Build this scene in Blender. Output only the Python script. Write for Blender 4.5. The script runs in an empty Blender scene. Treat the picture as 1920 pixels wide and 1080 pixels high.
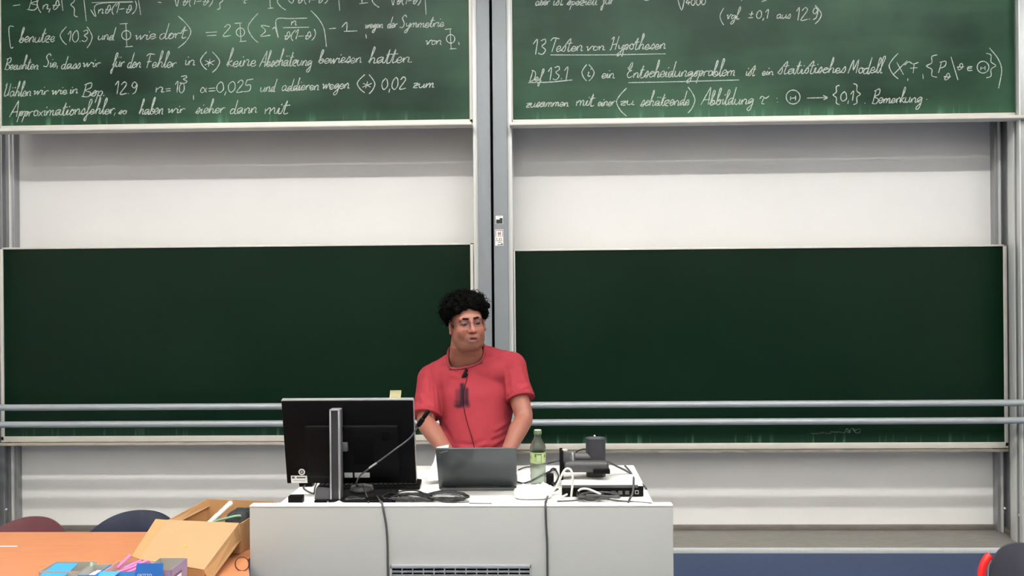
import bpy, bmesh, math, random
import numpy as np
from mathutils import Vector, Matrix, Quaternion, noise as mnoise

# ------------------------------------------------------------------ camera, light, exposure
scene = bpy.context.scene
COL = scene.collection
F = 1771.0                      # focal length in pixels of a 1920 px wide frame
CAMZ = 1.74
CAM_ROT = (Matrix.Rotation(math.radians(1.8), 3, 'Z') @ Matrix.Rotation(math.radians(90.0), 3, 'X')
           @ Matrix.Rotation(math.radians(-0.5), 3, 'Z'))
cam_data = bpy.data.cameras.new('camera')
cam_data.sensor_width = 36.0
cam_data.lens = 36.0 * F / 1920.0
cam_data.clip_end = 100
cam = bpy.data.objects.new('camera', cam_data)
COL.objects.link(cam)
cam.matrix_world = Matrix.Translation((0, 0, CAMZ)) @ CAM_ROT.to_4x4()
scene.camera = cam

world = bpy.data.worlds.new('world')
scene.world = world
world.use_nodes = True
world.node_tree.nodes['Background'].inputs[0].default_value = (1, 1, 1, 1)
world.node_tree.nodes['Background'].inputs[1].default_value = 0.0

scene.view_settings.view_transform = 'Standard'
scene.view_settings.look = 'None'
scene.view_settings.gamma = 1.0
scene.view_settings.use_curve_mapping = False
scene.view_settings.exposure = 0.0

CEIL = 4.75
# rows of pendant lamps (Y, watts down, watts up): the board row in front, unseen hall rows added behind as fill bounced off the ceiling
LAMP_ROWS = ((3.2, 67.0, 50.0), (0.6, 4.0, 80.0), (-2.4, 5.0, 88.0), (-4.8, 5.0, 88.0))
LAMP_X = (-3.3, -1.1, 1.1, 3.3)


def W(px, py, Y):
    """world point seen at pixel (px, py) that lies in the vertical plane Y"""
    d = CAM_ROT @ Vector(((px - 960) / F, (540 - py) / F, -1.0))
    t = Y / d.y
    return Vector((d.x * t, Y, CAMZ + d.z * t))


def WZ(px, py, Z):
    """world point seen at pixel (px, py) that lies on the level plane Z"""
    d = CAM_ROT @ Vector(((px - 960) / F, (540 - py) / F, -1.0))
    t = (Z - CAMZ) / d.z
    return Vector((d.x * t, d.y * t, Z))


def PIX(p):
    q = CAM_ROT.transposed() @ (Vector(p) - Vector((0, 0, CAMZ)))
    return 960 + F * q.x / -q.z, 540 - F * q.y / -q.z


# ------------------------------------------------------------------ materials
def lin(c):
    out = []
    for v in c:
        v = v / 255.0
        out.append(v / 12.92 if v <= 0.04045 else ((v + 0.055) / 1.055) ** 2.4)
    return tuple(out) + (1.0,)


MATS = {}


def mat(name, rgb, rough=0.6, metal=0.0, var=0.0, vscale=8.0, bump=0.0, bscale=200.0, spec=0.5, emit=0.0,
        trans=0.0, stretch=(1, 1, 1), rgb2=None, attr=None, alpha=1.0, coat=0.0):
    if name in MATS:
        return MATS[name]
    m = bpy.data.materials.new(name)
    m.use_nodes = True
    nt = m.node_tree
    b = nt.nodes['Principled BSDF']
    b.inputs['Roughness'].default_value = rough
    b.inputs['Metallic'].default_value = metal
    b.inputs['Specular IOR Level'].default_value = spec
    b.inputs['Base Color'].default_value = lin(rgb)
    b.inputs['Alpha'].default_value = alpha
    b.inputs['Coat Weight'].default_value = coat
    if trans:
        b.inputs['Transmission Weight'].default_value = trans
    if emit:
        b.inputs['Emission Color'].default_value = lin(rgb)
        b.inputs['Emission Strength'].default_value = emit
    tc = None
    if var or bump or rgb2:
        tc = nt.nodes.new('ShaderNodeTexCoord')
        mp = nt.nodes.new('ShaderNodeMapping')
        mp.inputs['Scale'].default_value = stretch
        nt.links.new(tc.outputs['Object'], mp.inputs['Vector'])
    colour = None
    if attr:
        at = nt.nodes.new('ShaderNodeAttribute')
        at.attribute_name = attr
        colour = at.outputs['Color']
        nt.links.new(colour, b.inputs['Base Color'])
    if var or rgb2:
        n = nt.nodes.new('ShaderNodeTexNoise')
        n.inputs['Scale'].default_value = vscale
        n.inputs['Detail'].default_value = 5
        nt.links.new(mp.outputs[0], n.inputs['Vector'])
        mix = nt.nodes.new('ShaderNodeMix')
        mix.data_type = 'RGBA'
        c2 = lin(rgb2) if rgb2 else tuple(v * (1 - var) for v in lin(rgb)[:3]) + (1,)
        ramp = nt.nodes.new('ShaderNodeMapRange')
        ramp.inputs[1].default_value = 0.35
        ramp.inputs[2].default_value = 0.68
        nt.links.new(n.outputs[0], ramp.inputs[0])
        nt.links.new(ramp.outputs[0], mix.inputs[0])
        if colour:
            mul = nt.nodes.new('ShaderNodeMix')
            mul.data_type = 'RGBA'
            mul.blend_type = 'MULTIPLY'
            mul.inputs[0].default_value = 1.0
            mix.inputs[6].default_value = (1, 1, 1, 1)
            mix.inputs[7].default_value = (1 - var, 1 - var, 1 - var, 1)
            nt.links.new(colour, mul.inputs[6])
            nt.links.new(mix.outputs[2], mul.inputs[7])
            nt.links.new(mul.outputs[2], b.inputs['Base Color'])
        else:
            mix.inputs[6].default_value = lin(rgb)
            mix.inputs[7].default_value = c2
            nt.links.new(mix.outputs[2], b.inputs['Base Color'])
    if bump:
        n2 = nt.nodes.new('ShaderNodeTexNoise')
        n2.inputs['Scale'].default_value = bscale
        n2.inputs['Detail'].default_value = 3
        nt.links.new(mp.outputs[0], n2.inputs['Vector'])
        bp = nt.nodes.new('ShaderNodeBump')
        bp.inputs['Strength'].default_value = bump
        bp.inputs['Distance'].default_value = 0.01
        nt.links.new(n2.outputs[0], bp.inputs['Height'])
        nt.links.new(bp.outputs[0], b.inputs['Normal'])
    MATS[name] = m
    return m


# ------------------------------------------------------------------ object helpers
def tag(o, label=None, cat=None, group=None, kind=None):
    if label: o['label'] = label
    if cat: o['category'] = cat
    if group: o['group'] = group
    if kind: o['kind'] = kind
    return o


def thing(name, loc, label, cat, group=None, rotz=0.0):
    o = bpy.data.objects.new(name, None)
    o.empty_display_size = 0.05
    COL.objects.link(o)
    o.location = loc
    o.rotation_euler = (0, 0, rotz)
    return tag(o, label, cat, group)


def link_mesh(name, me, material, parent=None, world=True):
    o = bpy.data.objects.new(name, me)
    COL.objects.link(o)
    if material:
        me.materials.append(material)
    if parent:
        o.parent = parent
        if world:                       # vertices were given in world space
            pm = Matrix.Translation(parent_loc(parent)) @ Matrix.Rotation(parent_rot(parent), 4, 'Z')
            o.matrix_parent_inverse = pm.inverted()
    return o


def parent_loc(p):
    return p.location if p.parent is None else Vector((0, 0, 0))


def parent_rot(p):
    return p.rotation_euler.z if p.parent is None else 0.0


class MB:
    """collects geometry in one coordinate system, then builds one mesh object"""

    def __init__(self):
        self.v, self.f = [], []

    def add(self, vs, fs):
        n = len(self.v)
        self.v += [tuple(p) for p in vs]
        self.f += [tuple(i + n for i in f) for f in fs]
        return self

    def box(self, x0, x1, y0, y1, z0, z1, bev=0.0, M=None, seg=2):
        bm = bmesh.new()
        bmesh.ops.create_cube(bm, size=1.0)
        sx, sy, sz = abs(x1 - x0), abs(y1 - y0), abs(z1 - z0)
        for v in bm.verts:
            v.co = Vector((v.co.x * sx, v.co.y * sy, v.co.z * sz))
        if bev > 0:
            bev = min(bev, 0.49 * min(sx, sy, sz))
            bmesh.ops.bevel(bm, geom=bm.edges[:], offset=bev, segments=seg, profile=0.5, affect='EDGES')
        c = Vector(((x0 + x1) / 2, (y0 + y1) / 2, (z0 + z1) / 2))
        bm.verts.index_update()
        vs = [v.co + c for v in bm.verts]
        if M is not None:
            vs = [M @ p for p in vs]
        fs = [[v.index for v in f.verts] for f in bm.faces]
        bm.free()
        return self.add(vs, fs)

    def prism(self, poly, axis, a, b):
        """poly: 2D outline, extruded along axis from a to b"""
        n = len(poly)

        def P(u, w, t):
            return {'x': (t, u, w), 'y': (u, t, w), 'z': (u, w, t)}[axis]
        vs = [P(u, w, a) for u, w in poly] + [P(u, w, b) for u, w in poly]
        fs = [tuple(range(n))[::-1], tuple(range(n, 2 * n))]
        fs += [(i, (i + 1) % n, n + (i + 1) % n, n + i) for i in range(n)]
        return self.add(vs, fs)

    def tube(self, pts, r, n=8, cap=True):
        pts = [Vector(p) for p in pts]
        m = len(pts)
        rs = r if isinstance(r, (list, tuple)) else [r] * m
        t0 = (pts[1] - pts[0]).normalized()
        up = Vector((0, 0, 1)) if abs(t0.z) < 0.9 else Vector((1, 0, 0))
        u = t0.cross(up).normalized()
        vs, fs = [], []
        for i, p in enumerate(pts):
            t = (pts[min(i + 1, m - 1)] - pts[max(i - 1, 0)])
            t = t.normalized() if t.length > 1e-9 else t0
            u = (u - t * u.dot(t))
            u = u.normalized() if u.length > 1e-6 else t.orthogonal().normalized()
            w = t.cross(u)
            for k in range(n):
                a = 2 * math.pi * k / n
                vs.append(p + (u * math.cos(a) + w * math.sin(a)) * rs[i])
        for i in range(m - 1):
            for k in range(n):
                k2 = (k + 1) % n
                fs.append((i * n + k, i * n + k2, (i + 1) * n + k2, (i + 1) * n + k))
        if cap:
            fs.append(tuple(range(n))[::-1])
            fs.append(tuple(range((m - 1) * n, m * n)))
        return self.add(vs, fs)

    def lathe(self, prof, loc, n=32, M=None, cap=True):
        """prof: list of (radius, height)"""
        vs, fs = [], []
        for r, h in prof:
            for k in range(n):
                a = 2 * math.pi * k / n
                p = Vector((r * math.cos(a), r * math.sin(a), h))
                if M is not None:
                    p = M @ p
                vs.append(p + Vector(loc))
        for i in range(len(prof) - 1):
            for k in range(n):
                k2 = (k + 1) % n
                fs.append((i * n + k, i * n + k2, (i + 1) * n + k2, (i + 1) * n + k))
        if cap:
            fs.append(tuple(range(n))[::-1])
            fs.append(tuple(range((len(prof) - 1) * n, len(prof) * n)))
        return self.add(vs, fs)

    def ellipsoid(self, c, r, M=None, nu=20, nv=14):
        vs, fs = [], []
        c = Vector(c)
        vs.append(Vector((0, 0, r[2])))
        for i in range(1, nv):
            th = math.pi * i / nv
            for k in range(nu):
                a = 2 * math.pi * k / nu
                vs.append(Vector((r[0] * math.sin(th) * math.cos(a), r[1] * math.sin(th) * math.sin(a), r[2] * math.cos(th))))
        vs.append(Vector((0, 0, -r[2])))
        for k in range(nu):
            fs.append((0, 1 + k, 1 + (k + 1) % nu))
        for i in range(nv - 2):
            for k in range(nu):
                a, b_ = 1 + i * nu + k, 1 + i * nu + (k + 1) % nu
                fs.append((a, a + nu, b_ + nu, b_))
        last = len(vs) - 1
        o = 1 + (nv - 2) * nu
        for k in range(nu):
            fs.append((o + (k + 1) % nu, o + k, last))
        if M is not None:
            vs = [M @ p for p in vs]
        return self.add([p + c for p in vs], fs)

    def sweep(self, secs, n=28):
        """closed loft of ellipses: (centre, axis_u vector, axis_v vector); ends rounded off"""
        vs, fs = [], []
        for c, u, w in secs:
            c, u, w = Vector(c), Vector(u), Vector(w)
            for k in range(n):
                a = 2 * math.pi * k / n
                vs.append(c + u * math.cos(a) + w * math.sin(a))
        for i in range(len(secs) - 1):
            for k in range(n):
                k2 = (k + 1) % n
                fs.append((i * n + k, i * n + k2, (i + 1) * n + k2, (i + 1) * n + k))
        fs.append(tuple(range(n))[::-1])
        fs.append(tuple(range((len(secs) - 1) * n, len(secs) * n)))
        return self.add(vs, fs)

    def mesh(self, name, smooth=True, angle=35):
        me = bpy.data.meshes.new(name)
        me.from_pydata(self.v, [], self.f)
        bm = bmesh.new()
        bm.from_mesh(me)
        bmesh.ops.recalc_face_normals(bm, faces=bm.faces[:])
        bm.to_mesh(me)
        bm.free()
        if smooth:
            me.polygons.foreach_set('use_smooth', [True] * len(me.polygons))
            me.set_sharp_from_angle(angle=math.radians(angle))
        return me

    def build(self, name, material, parent=None, smooth=True, angle=35, world=True):
        return link_mesh(name, self.mesh(name, smooth, angle), material, parent, world)


def catmull(pts, k=6, closed=False):
    pts = [Vector(p) for p in pts]
    n = len(pts)
    if n < 3:
        return pts
    out = []
    rng = n if closed else n - 1
    for i in range(rng):
        if closed:
            p0, p1, p2, p3 = pts[i - 1], pts[i], pts[(i + 1) % n], pts[(i + 2) % n]
        else:
            p0, p1, p2, p3 = pts[max(i - 1, 0)], pts[i], pts[i + 1], pts[min(i + 2, n - 1)]
        for j in range(k):
            t = j / k
            out.append(0.5 * ((2 * p1) + (p2 - p0) * t + (2 * p0 - 5 * p1 + 4 * p2 - p3) * t * t
                              + (3 * p1 - p0 - 3 * p2 + p3) * t ** 3))
    if not closed:
        out.append(pts[-1])
    return out


def single(name, mb, material, label, cat, group=None, **kw):
    """a thing that is one mesh; its origin is moved to its base"""
    xs = [p[0] for p in mb.v]; ys = [p[1] for p in mb.v]; zs = [p[2] for p in mb.v]
    c = Vector(((min(xs) + max(xs)) / 2, (min(ys) + max(ys)) / 2, min(zs)))
    mb.v = [tuple(Vector(p) - c) for p in mb.v]
    o = mb.build(name, material, None, **kw)
    o.location = c
    return tag(o, label, cat, group)


# ------------------------------------------------------------------ palette
M_wall = mat('white_wall_paint', (239, 238, 234), 0.75, var=0.04, vscale=1.5, bump=0.05, bscale=60)
M_ceil = mat('ceiling_paint', (240, 240, 237), 0.9, var=0.03, vscale=2)
M_hall = mat('hall_wall_paint', (224, 221, 214), 0.85, var=0.05, vscale=1)
M_rear = mat('dark_wood_panelling', (112, 96, 80), 0.7, var=0.2, vscale=6, stretch=(8, 1, 0.4))
M_floor = mat('blue_linoleum', (50, 65, 98), 0.65, var=0.16, vscale=25, bump=0.02)
M_kerb = mat('grey_stone_ledge', (140, 136, 129), 0.65, var=0.22, vscale=14, bump=0.05, stretch=(1, 6, 1))
M_kerbdark = mat('ledge_skirting', (112, 106, 99), 0.6, var=0.2, vscale=10)
M_alu = mat('brushed_aluminium', (158, 160, 162), 0.38, metal=0.55, var=0.10, vscale=5, stretch=(14, 14, 0.4))
M_alulight = mat('light_aluminium', (224, 226, 222), 0.4, metal=0.25, var=0.06, vscale=6, stretch=(10, 10, 0.5))
M_post = mat('grey_powder_coat', (130, 135, 139), 0.45, metal=0.1, var=0.05, vscale=2)
M_frame = mat('board_frame_cream', (226, 222, 212), 0.45, metal=0.1, var=0.08, vscale=6)
M_tray = mat('chalk_dusted_tray', (196, 186, 168), 0.8, var=0.3, vscale=18, stretch=(0.6, 1, 4))
M_rail = mat('rail_grey_paint', (158, 164, 166), 0.35, metal=0.15, var=0.05, vscale=3)
M_black = mat('black_plastic', (6, 6, 7), 0.5, var=0.2, vscale=20, spec=0.12)
M_black2 = mat('matte_black_plastic', (38, 38, 41), 0.6, bump=0.03, bscale=300)
M_grey = mat('dark_grey_plastic', (74, 74, 76), 0.5, var=0.1)
M_silver = mat('silver_plastic', (176, 176, 178), 0.35, metal=0.5)
M_cable = mat('black_cable_rubber', (28, 28, 30), 0.5)
M_cablegrey = mat('grey_cable_rubber', (62, 62, 64), 0.5)
M_cablewhite = mat('white_cable_rubber', (228, 226, 220), 0.5)
M_desk = mat('desk_laminate_grey', (164, 165, 160), 0.5, var=0.03, vscale=3, bump=0.015, bscale=250)
M_desktop = mat('desk_top_white', (240, 239, 233), 0.4, var=0.04, vscale=5)
M_paper = mat('white_paper', (240, 240, 236), 0.7, var=0.03, vscale=20)
M_dark = mat('dark_recess', (8, 8, 9), 0.8, spec=0.05)
M_orange = mat('orange_table_laminate', (190, 124, 84), 0.42, var=0.10, vscale=9, stretch=(1, 6, 1), bump=0.01)
M_card = mat('brown_cardboard', (172, 130, 86), 0.85, var=0.07, vscale=20, stretch=(1, 8, 1))
M_cardin = mat('pale_cardboard', (166, 134, 96), 0.85, var=0.04, vscale=12)
M_chrome = mat('chrome_tube', (190, 190, 192), 0.2, metal=1.0)
# ------------------------------------------------------------------ room shell
WALLY = 6.68
RX = 5.6
RY = -6.5
o = MB().box(-RX, RX, RY, WALLY + 0.2, -0.2, 0.0).build('floor', M_floor); tag(o, 'blue linoleum floor of the lecture hall', None, kind='structure')
o = MB().box(-RX, RX, WALLY, WALLY + 0.2, 0.0, CEIL).build('wall_front', M_wall); tag(o, 'white front wall behind the sliding blackboards', None, kind='structure')
o = MB().box(-RX - 0.2, -RX, RY, WALLY + 0.2, -0.2, CEIL).build('wall_left', M_hall); tag(o, 'plain left side wall of the hall', None, kind='structure')
o = MB().box(RX, RX + 0.2, RY, WALLY + 0.2, -0.2, CEIL).build('wall_right', M_hall); tag(o, 'plain right side wall of the hall', None, kind='structure')
o = MB().box(-RX, RX, RY - 0.2, RY, -0.2, CEIL).build('wall_back', M_rear); tag(o, 'plain rear wall of the hall', None, kind='structure')
o = MB().box(-RX, RX, RY, WALLY + 0.2, CEIL, CEIL + 0.2).build('ceiling', M_ceil); tag(o, 'pale ceiling of the lecture hall', None, kind='structure')

M_diff = mat('lamp_diffuser', (255, 250, 240), 0.5, emit=4.0)
M_lampbody = mat('lamp_housing_white', (225, 225, 222), 0.5)
for ri, (ly, watts, watts_up) in enumerate(LAMP_ROWS):
    for xi, lx in enumerate(LAMP_X):
        drop = 0.0 if ri == 0 else 0.55
        t = thing('board_or_fill_lamp', (lx, ly, CEIL - drop), 'long white pendant strip lamp under the hall ceiling, outside the picture', 'lamp', 'ceiling strip lamps')
        MB().box(-1.0, 1.0, -0.1, 0.1, -0.16, -0.10, 0.01).build('housing', M_lampbody, t, world=False)
        MB().box(-0.98, 0.98, -0.08, 0.08, -0.175, -0.16, 0.004).build('diffuser', M_diff, t, world=False)
        ld = bpy.data.lights.new('lamp_light', 'AREA')
        ld.shape = 'RECTANGLE'; ld.size = 1.96; ld.size_y = 0.12; ld.energy = watts
        ld.color = (1.0, 0.985, 0.955)
        lo = bpy.data.objects.new('lamp_light', ld); COL.objects.link(lo); lo.parent = t
        lo.location = (0, 0, -0.18)
        up = bpy.data.lights.new('fill_uplight', 'AREA')  # uplight added for diffuse fill off the ceiling
        up.shape = 'RECTANGLE'; up.size = 1.9; up.size_y = 0.12; up.energy = watts_up
        up.color = (1.0, 0.985, 0.955)
        uo = bpy.data.objects.new('fill_uplight', up); COL.objects.link(uo); uo.parent = t
        uo.location = (0, 0, -0.095); uo.rotation_euler = (math.pi, 0, 0)
        for sx_ in (-0.8, 0.8):
            MB().tube([(sx_, 0, -0.10), (sx_, 0, drop)], 0.004, 6).build('suspension_wire', M_alu, t, world=False)

# stone ledge along the foot of the wall
XL_W, XR_W = W(27, 400, WALLY).x, W(1866, 400, WALLY).x      # clear wall between the side columns
KF = 6.2
kt = MB().box(XL_W - 0.3, XR_W + 0.02, KF, WALLY, 0.0, 0.03, 0.004).build('trim_1', M_kerb)
tag(kt, 'grey stone ledge along the foot of the white wall', None, kind='structure')
MB().box(XL_W, XR_W, WALLY - 0.022, WALLY, 0.03, 0.066, 0.003).build('back_upstand', M_kerbdark, kt)
MB().box(XR_W, XR_W + 0.02, KF + 0.02, WALLY, 0.03, 0.066, 0.003).build('side_upstand', M_kerbdark, kt)
MB().box(XL_W - 0.3, XR_W + 0.06, KF - 0.016, KF, 0.0, 0.036, 0.004).build('metal_edging', M_alulight, kt)

# ------------------------------------------------------------------ blackboards
def board_material(name, base, dust_haze, dust_haze_amt, seed, rough, spec=0.13):
    m = bpy.data.materials.new(name)
    m.use_nodes = True
    nt = m.node_tree
    b = nt.nodes['Principled BSDF']
    b.inputs['Roughness'].default_value = rough
    b.inputs['Specular IOR Level'].default_value = spec
    tc = nt.nodes.new('ShaderNodeTexCoord')

    def nz(scale, detail, st, lo, hi, off=0.0):
        mp = nt.nodes.new('ShaderNodeMapping'); mp.inputs['Scale'].default_value = st
        mp.inputs['Location'].default_value = (seed * 3.1 + off, seed * 1.7, seed * 2.3)
        nt.links.new(tc.outputs['Object'], mp.inputs[0])
        n = nt.nodes.new('ShaderNodeTexNoise'); n.inputs['Scale'].default_value = scale; n.inputs['Detail'].default_value = detail
        nt.links.new(mp.outputs[0], n.inputs['Vector'])
        r = nt.nodes.new('ShaderNodeMapRange'); r.inputs[1].default_value = lo; r.inputs[2].default_value = hi
        nt.links.new(n.outputs[0], r.inputs[0])
        return r.outputs[0]

    def math_(op, a, b_):
        q = nt.nodes.new('ShaderNodeMath'); q.operation = op; q.use_clamp = True
        for i, s in enumerate((a, b_)):
            if isinstance(s, (int, float)): q.inputs[i].default_value = s
            else: nt.links.new(s, q.inputs[i])
        return q.outputs[0]
    cloud = nz(1.1, 4, (1, 1, 1), 0.3, 0.75)
    wipe = nz(2.2, 6, (0.35, 1, 2.2), 0.45, 0.85, 4.0)
    drip = nz(9, 4, (3.0, 1, 0.16), 0.56, 0.8, 9.0)
    # wet-wiped dust gathers along the lower edge of the panel
    sep = nt.nodes.new('ShaderNodeSeparateXYZ'); nt.links.new(tc.outputs['Object'], sep.inputs[0])
    low = nt.nodes.new('ShaderNodeMapRange'); low.inputs[1].default_value = 0.10; low.inputs[2].default_value = 0.01
    nt.links.new(sep.outputs[2], low.inputs[0])
    a = math_('MULTIPLY', cloud, dust_haze_amt)
    b2 = math_('MULTIPLY', wipe, dust_haze_amt * 0.45)
    c2 = math_('MULTIPLY', drip, math_('MULTIPLY', low.outputs[0], 0.7))
    d2 = math_('MULTIPLY', low.outputs[0], 0.07)
    tot = math_('ADD', math_('ADD', a, b2), math_('ADD', c2, d2))
    mix = nt.nodes.new('ShaderNodeMix'); mix.data_type = 'RGBA'
    mix.inputs[6].default_value = lin(base); mix.inputs[7].default_value = lin(dust_haze)
    nt.links.new(tot, mix.inputs[0])
    nt.links.new(mix.outputs[2], b.inputs['Base Color'])
    return m


BOARD_BASE, BOARD_DUST_HAZE = (7, 29, 17), (108, 164, 128)  # chalk dust plus the lamps' glare haze, painted into the board colour


def blackboard(x0, x1, z0, z1, yf, label, dust_haze, seed, fw=0.022, tray=0.085, rough=0.33, traylow=0.03):
    """sliding board; front face of the panel at yf, frame a little proud, tray along the foot"""
    t = thing('blackboard', ((x0 + x1) / 2, yf, z0), label, 'blackboard', 'sliding blackboards')
    pm = MB().box(x0 + fw * 0.5, x1 - fw * 0.5, 0, 0.025, 0, z1 - z0 - fw * 0.5)
    pm.v = [(p[0] - (x0 + x1) / 2, p[1], p[2]) for p in pm.v]
    MB_panel = pm.build('panel', board_material('green_chalkboard_%d' % seed, BOARD_BASE, BOARD_DUST_HAZE, dust_haze, seed, rough), t, world=False)
    tag(MB_panel, 'dark green writing surface')
    cx = (x0 + x1) / 2
    H = z1 - z0
    MB().box(x0 - cx, x0 - cx + fw, -0.012, 0.03, 0, H, 0.003).build('frame_side', M_frame, t, world=False)
    MB().box(x1 - cx - fw, x1 - cx, -0.012, 0.03, 0, H, 0.003).build('frame_side', M_frame, t, world=False)
    MB().box(x0 - cx, x1 - cx, -0.012, 0.03, H - fw * 0.6, H, 0.003).build('frame_top', M_frame, t, world=False)
    MB().box(x0 - cx, x1 - cx, -0.012, 0.03, -0.012, 0.028, 0.003).build('frame_bottom', M_frame, t, world=False)
    tr = MB()
    tr.box(x0 - cx, x1 - cx, -tray, 0.0, -traylow, -traylow + 0.012, 0.004)
    tr.box(x0 - cx, x1 - cx, -tray - 0.003, -tray + 0.005, -traylow, -traylow + 0.020, 0.003)
    tr.build('chalk_tray', M_frame if z0 > 2 else M_tray, t, world=False)
    return t


YU, YLO = 6.33, 6.53
ul = (W(-3, 120, YU).x, W(886, 120, YU).x, W(440, 238, YU).z)
ur = (W(955, 120, YU).x, W(1911, 120, YU).x, W(1435, 226, YU).z)
ll = (W(2, 650, YLO).x, W(888, 500, YLO).x, W(440, 824, YLO).z, W(440, 460, YLO).z)
lr = (W(961, 600, YLO).x, W(1888, 650, YLO).x, W(1420, 838, YLO).z, W(1420, 463, YLO).z)
BH = ll[3] - ll[2]
b_ul = blackboard(ul[0], ul[1], ul[2], ul[2] + BH, YU, 'upper left blackboard covered with chalk formulas, raised above the white wall', 0.24, 1, tray=0.13)
b_ur = blackboard(ur[0], ur[1], ur[2], ur[2] + BH, YU, 'upper right blackboard with underlined chalk heading Testen von Hypothesen', 0.24, 2, tray=0.13)
b_ll = blackboard(ll[0], ll[1], ll[2], ll[3], YLO, 'empty wiped lower left blackboard behind the monitor', 0.012, 3, tray=0.055)
b_lr = blackboard(lr[0], lr[1], lr[2], lr[3], YLO, 'empty wiped lower right blackboard behind the bottle and black camera', 0.012, 4, tray=0.055)

# ------------------------------------------------------------------ guide columns
def column(name, label, parts):
    xs = [p[1] for p in parts]
    t = thing('guide_column', (sum(xs) / len(xs), 6.4, 0), label, 'column', 'board guide columns')
    for pname, x0, x1, y0, y1, m in parts:
        MB().box(min(x0, x1), max(x0, x1), y0, y1, 0.0 if y1 < 6.19 else 0.03, CEIL - 0.02, 0.004).build(pname, m, t)
    return t


def XP(px, y):
    return W(px, 400, y).x


cc = column('c', 'grey double centre column with a dark seam, behind the man', [
    ('left_profile', XP(896.5, 6.25), XP(920.5, 6.25), 6.25, 6.6, M_post),
    ('right_profile', XP(925.5, 6.25), XP(952, 6.25), 6.25, 6.6, M_post),
    ('seam_strip', XP(919, 6.28), XP(927, 6.28), 6.28, 6.5, M_dark),
    ('left_guide_rail', XP(888, 6.3), XP(897, 6.3), 6.30, 6.62, M_alulight),
    ('right_guide_rail', XP(951.5, 6.3), XP(961, 6.3), 6.30, 6.62, M_alulight)])
rc = column('r', 'stepped aluminium column at the right edge of the boards', [
    ('inner_profile', XP(1866, 6.61), XP(1884, 6.61) + 0.06, 6.61, 6.68, M_alu),
    ('guide_fin', XP(1874, 6.59), XP(1877, 6.59), 6.585, 6.62, M_alulight),
    ('middle_profile', XP(1903, 6.44), XP(1905, 6.44) + 0.10, 6.44, 6.61, M_alu),
    ('outer_profile', XP(1902, 6.34), XP(1940, 6.34) + 0.1, 6.34, 6.44, M_alu),
    ('guide_fin', XP(1898, 6.36), XP(1903, 6.36), 6.34, 6.42, M_alulight),
    ('front_profile', XP(1914, 6.26), XP(1990, 6.26), 6.255, 6.34, M_alu),
    ('guide_fin', XP(1912, 6.25), XP(1915, 6.25), 6.245, 6.29, M_alulight)])
lc = column('l', 'aluminium column at the left edge of the boards', [
    ('inner_profile', XP(27, 6.61), XP(14, 6.61) - 0.10, 6.61, 6.68, M_alu),
    ('guide_fin', XP(20, 6.59), XP(17, 6.59), 6.585, 6.62, M_alulight),
    ('middle_profile', XP(6, 6.575), XP(-14, 6.575), 6.565, 6.62, M_alu),
    ('outer_profile', XP(-36, 6.34), XP(-80, 6.34), 6.34, 6.5, M_alu)])
# small bolts on the inner faces of the side columns
for px, py, col_, Y in ((1884, 953, rc, 6.5), (1912, 966, rc, 6.3), (12, 955, lc, 6.48)):
    p = W(px, py, Y)
    MB().ellipsoid(p, (0.008, 0.012, 0.008)).build('bolt', M_alulight, col_)

# stickers on the centre column
def sticker(px0, py0, px1, py1, Y, label, draw):
    a, b_ = W(px0, py1, Y), W(px1, py0, Y)
    t = thing('sticker', ((a.x + b_.x) / 2, Y, a.z), label, 'sticker', 'stickers on the centre column')
    MB().box(a.x, b_.x, Y - 0.0015, Y + 0.0015, a.z, b_.z).build('backing', M_paper, t)
    w, h = b_.x - a.x, b_.z - a.z
    for nm, rgb, u0, v0, u1, v1 in draw:
        MB().box(a.x + u0 * w, a.x + u1 * w, Y - 0.0025, Y - 0.0014, a.z + v0 * h, a.z + v1 * h).build(nm, mat('print_%d_%d_%d' % rgb, rgb, 0.6), t)


sticker(929.5, 404.5, 943, 420, 6.248, 'small black and white sticker above the red framed one', [
    ('dark_field', (28, 40, 34), 0.06, 0.04, 0.94, 0.55), ('dark_field', (28, 40, 34), 0.55, 0.55, 0.94, 0.72),
    ('printed_line', (190, 196, 190), 0.15, 0.28, 0.6, 0.33), ('printed_line', (150, 156, 150), 0.3, 0.86, 0.75, 0.9)])
sticker(928.5, 430, 943.5, 461, 6.248, 'white sticker with a red brown framed emblem', [
    ('frame_line', (128, 84, 76), 0.06, 0.93, 0.94, 0.97), ('frame_line', (128, 84, 76), 0.06, 0.55, 0.13, 0.97),
    ('frame_line', (128, 84, 76), 0.87, 0.55, 0.94, 0.97), ('emblem_bar', (112, 78, 74), 0.36, 0.62, 0.46, 0.86),
    ('emblem_bar', (112, 78, 74), 0.58, 0.62, 0.68, 0.86), ('emblem_bar', (112, 78, 74), 0.36, 0.72, 0.68, 0.77),
    ('emblem_foot', (150, 110, 104), 0.3, 0.56, 0.74, 0.59), ('text_mark', (120, 84, 80), 0.14, 0.38, 0.24, 0.48),
    ('text_mark', (120, 84, 80), 0.5, 0.36, 0.6, 0.46), ('text_mark', (120, 84, 80), 0.72, 0.36, 0.8, 0.48),
    ('rule', (90, 70, 66), 0.06, 0.29, 0.9, 0.32), ('text_mark', (90, 84, 80), 0.36, 0.19, 0.78, 0.23),
    ('dark_corner', (60, 72, 66), 0.3, 0.04, 0.92, 0.09), ('dark_corner', (60, 72, 66), 0.76, 0.09, 0.92, 0.16)])

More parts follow.
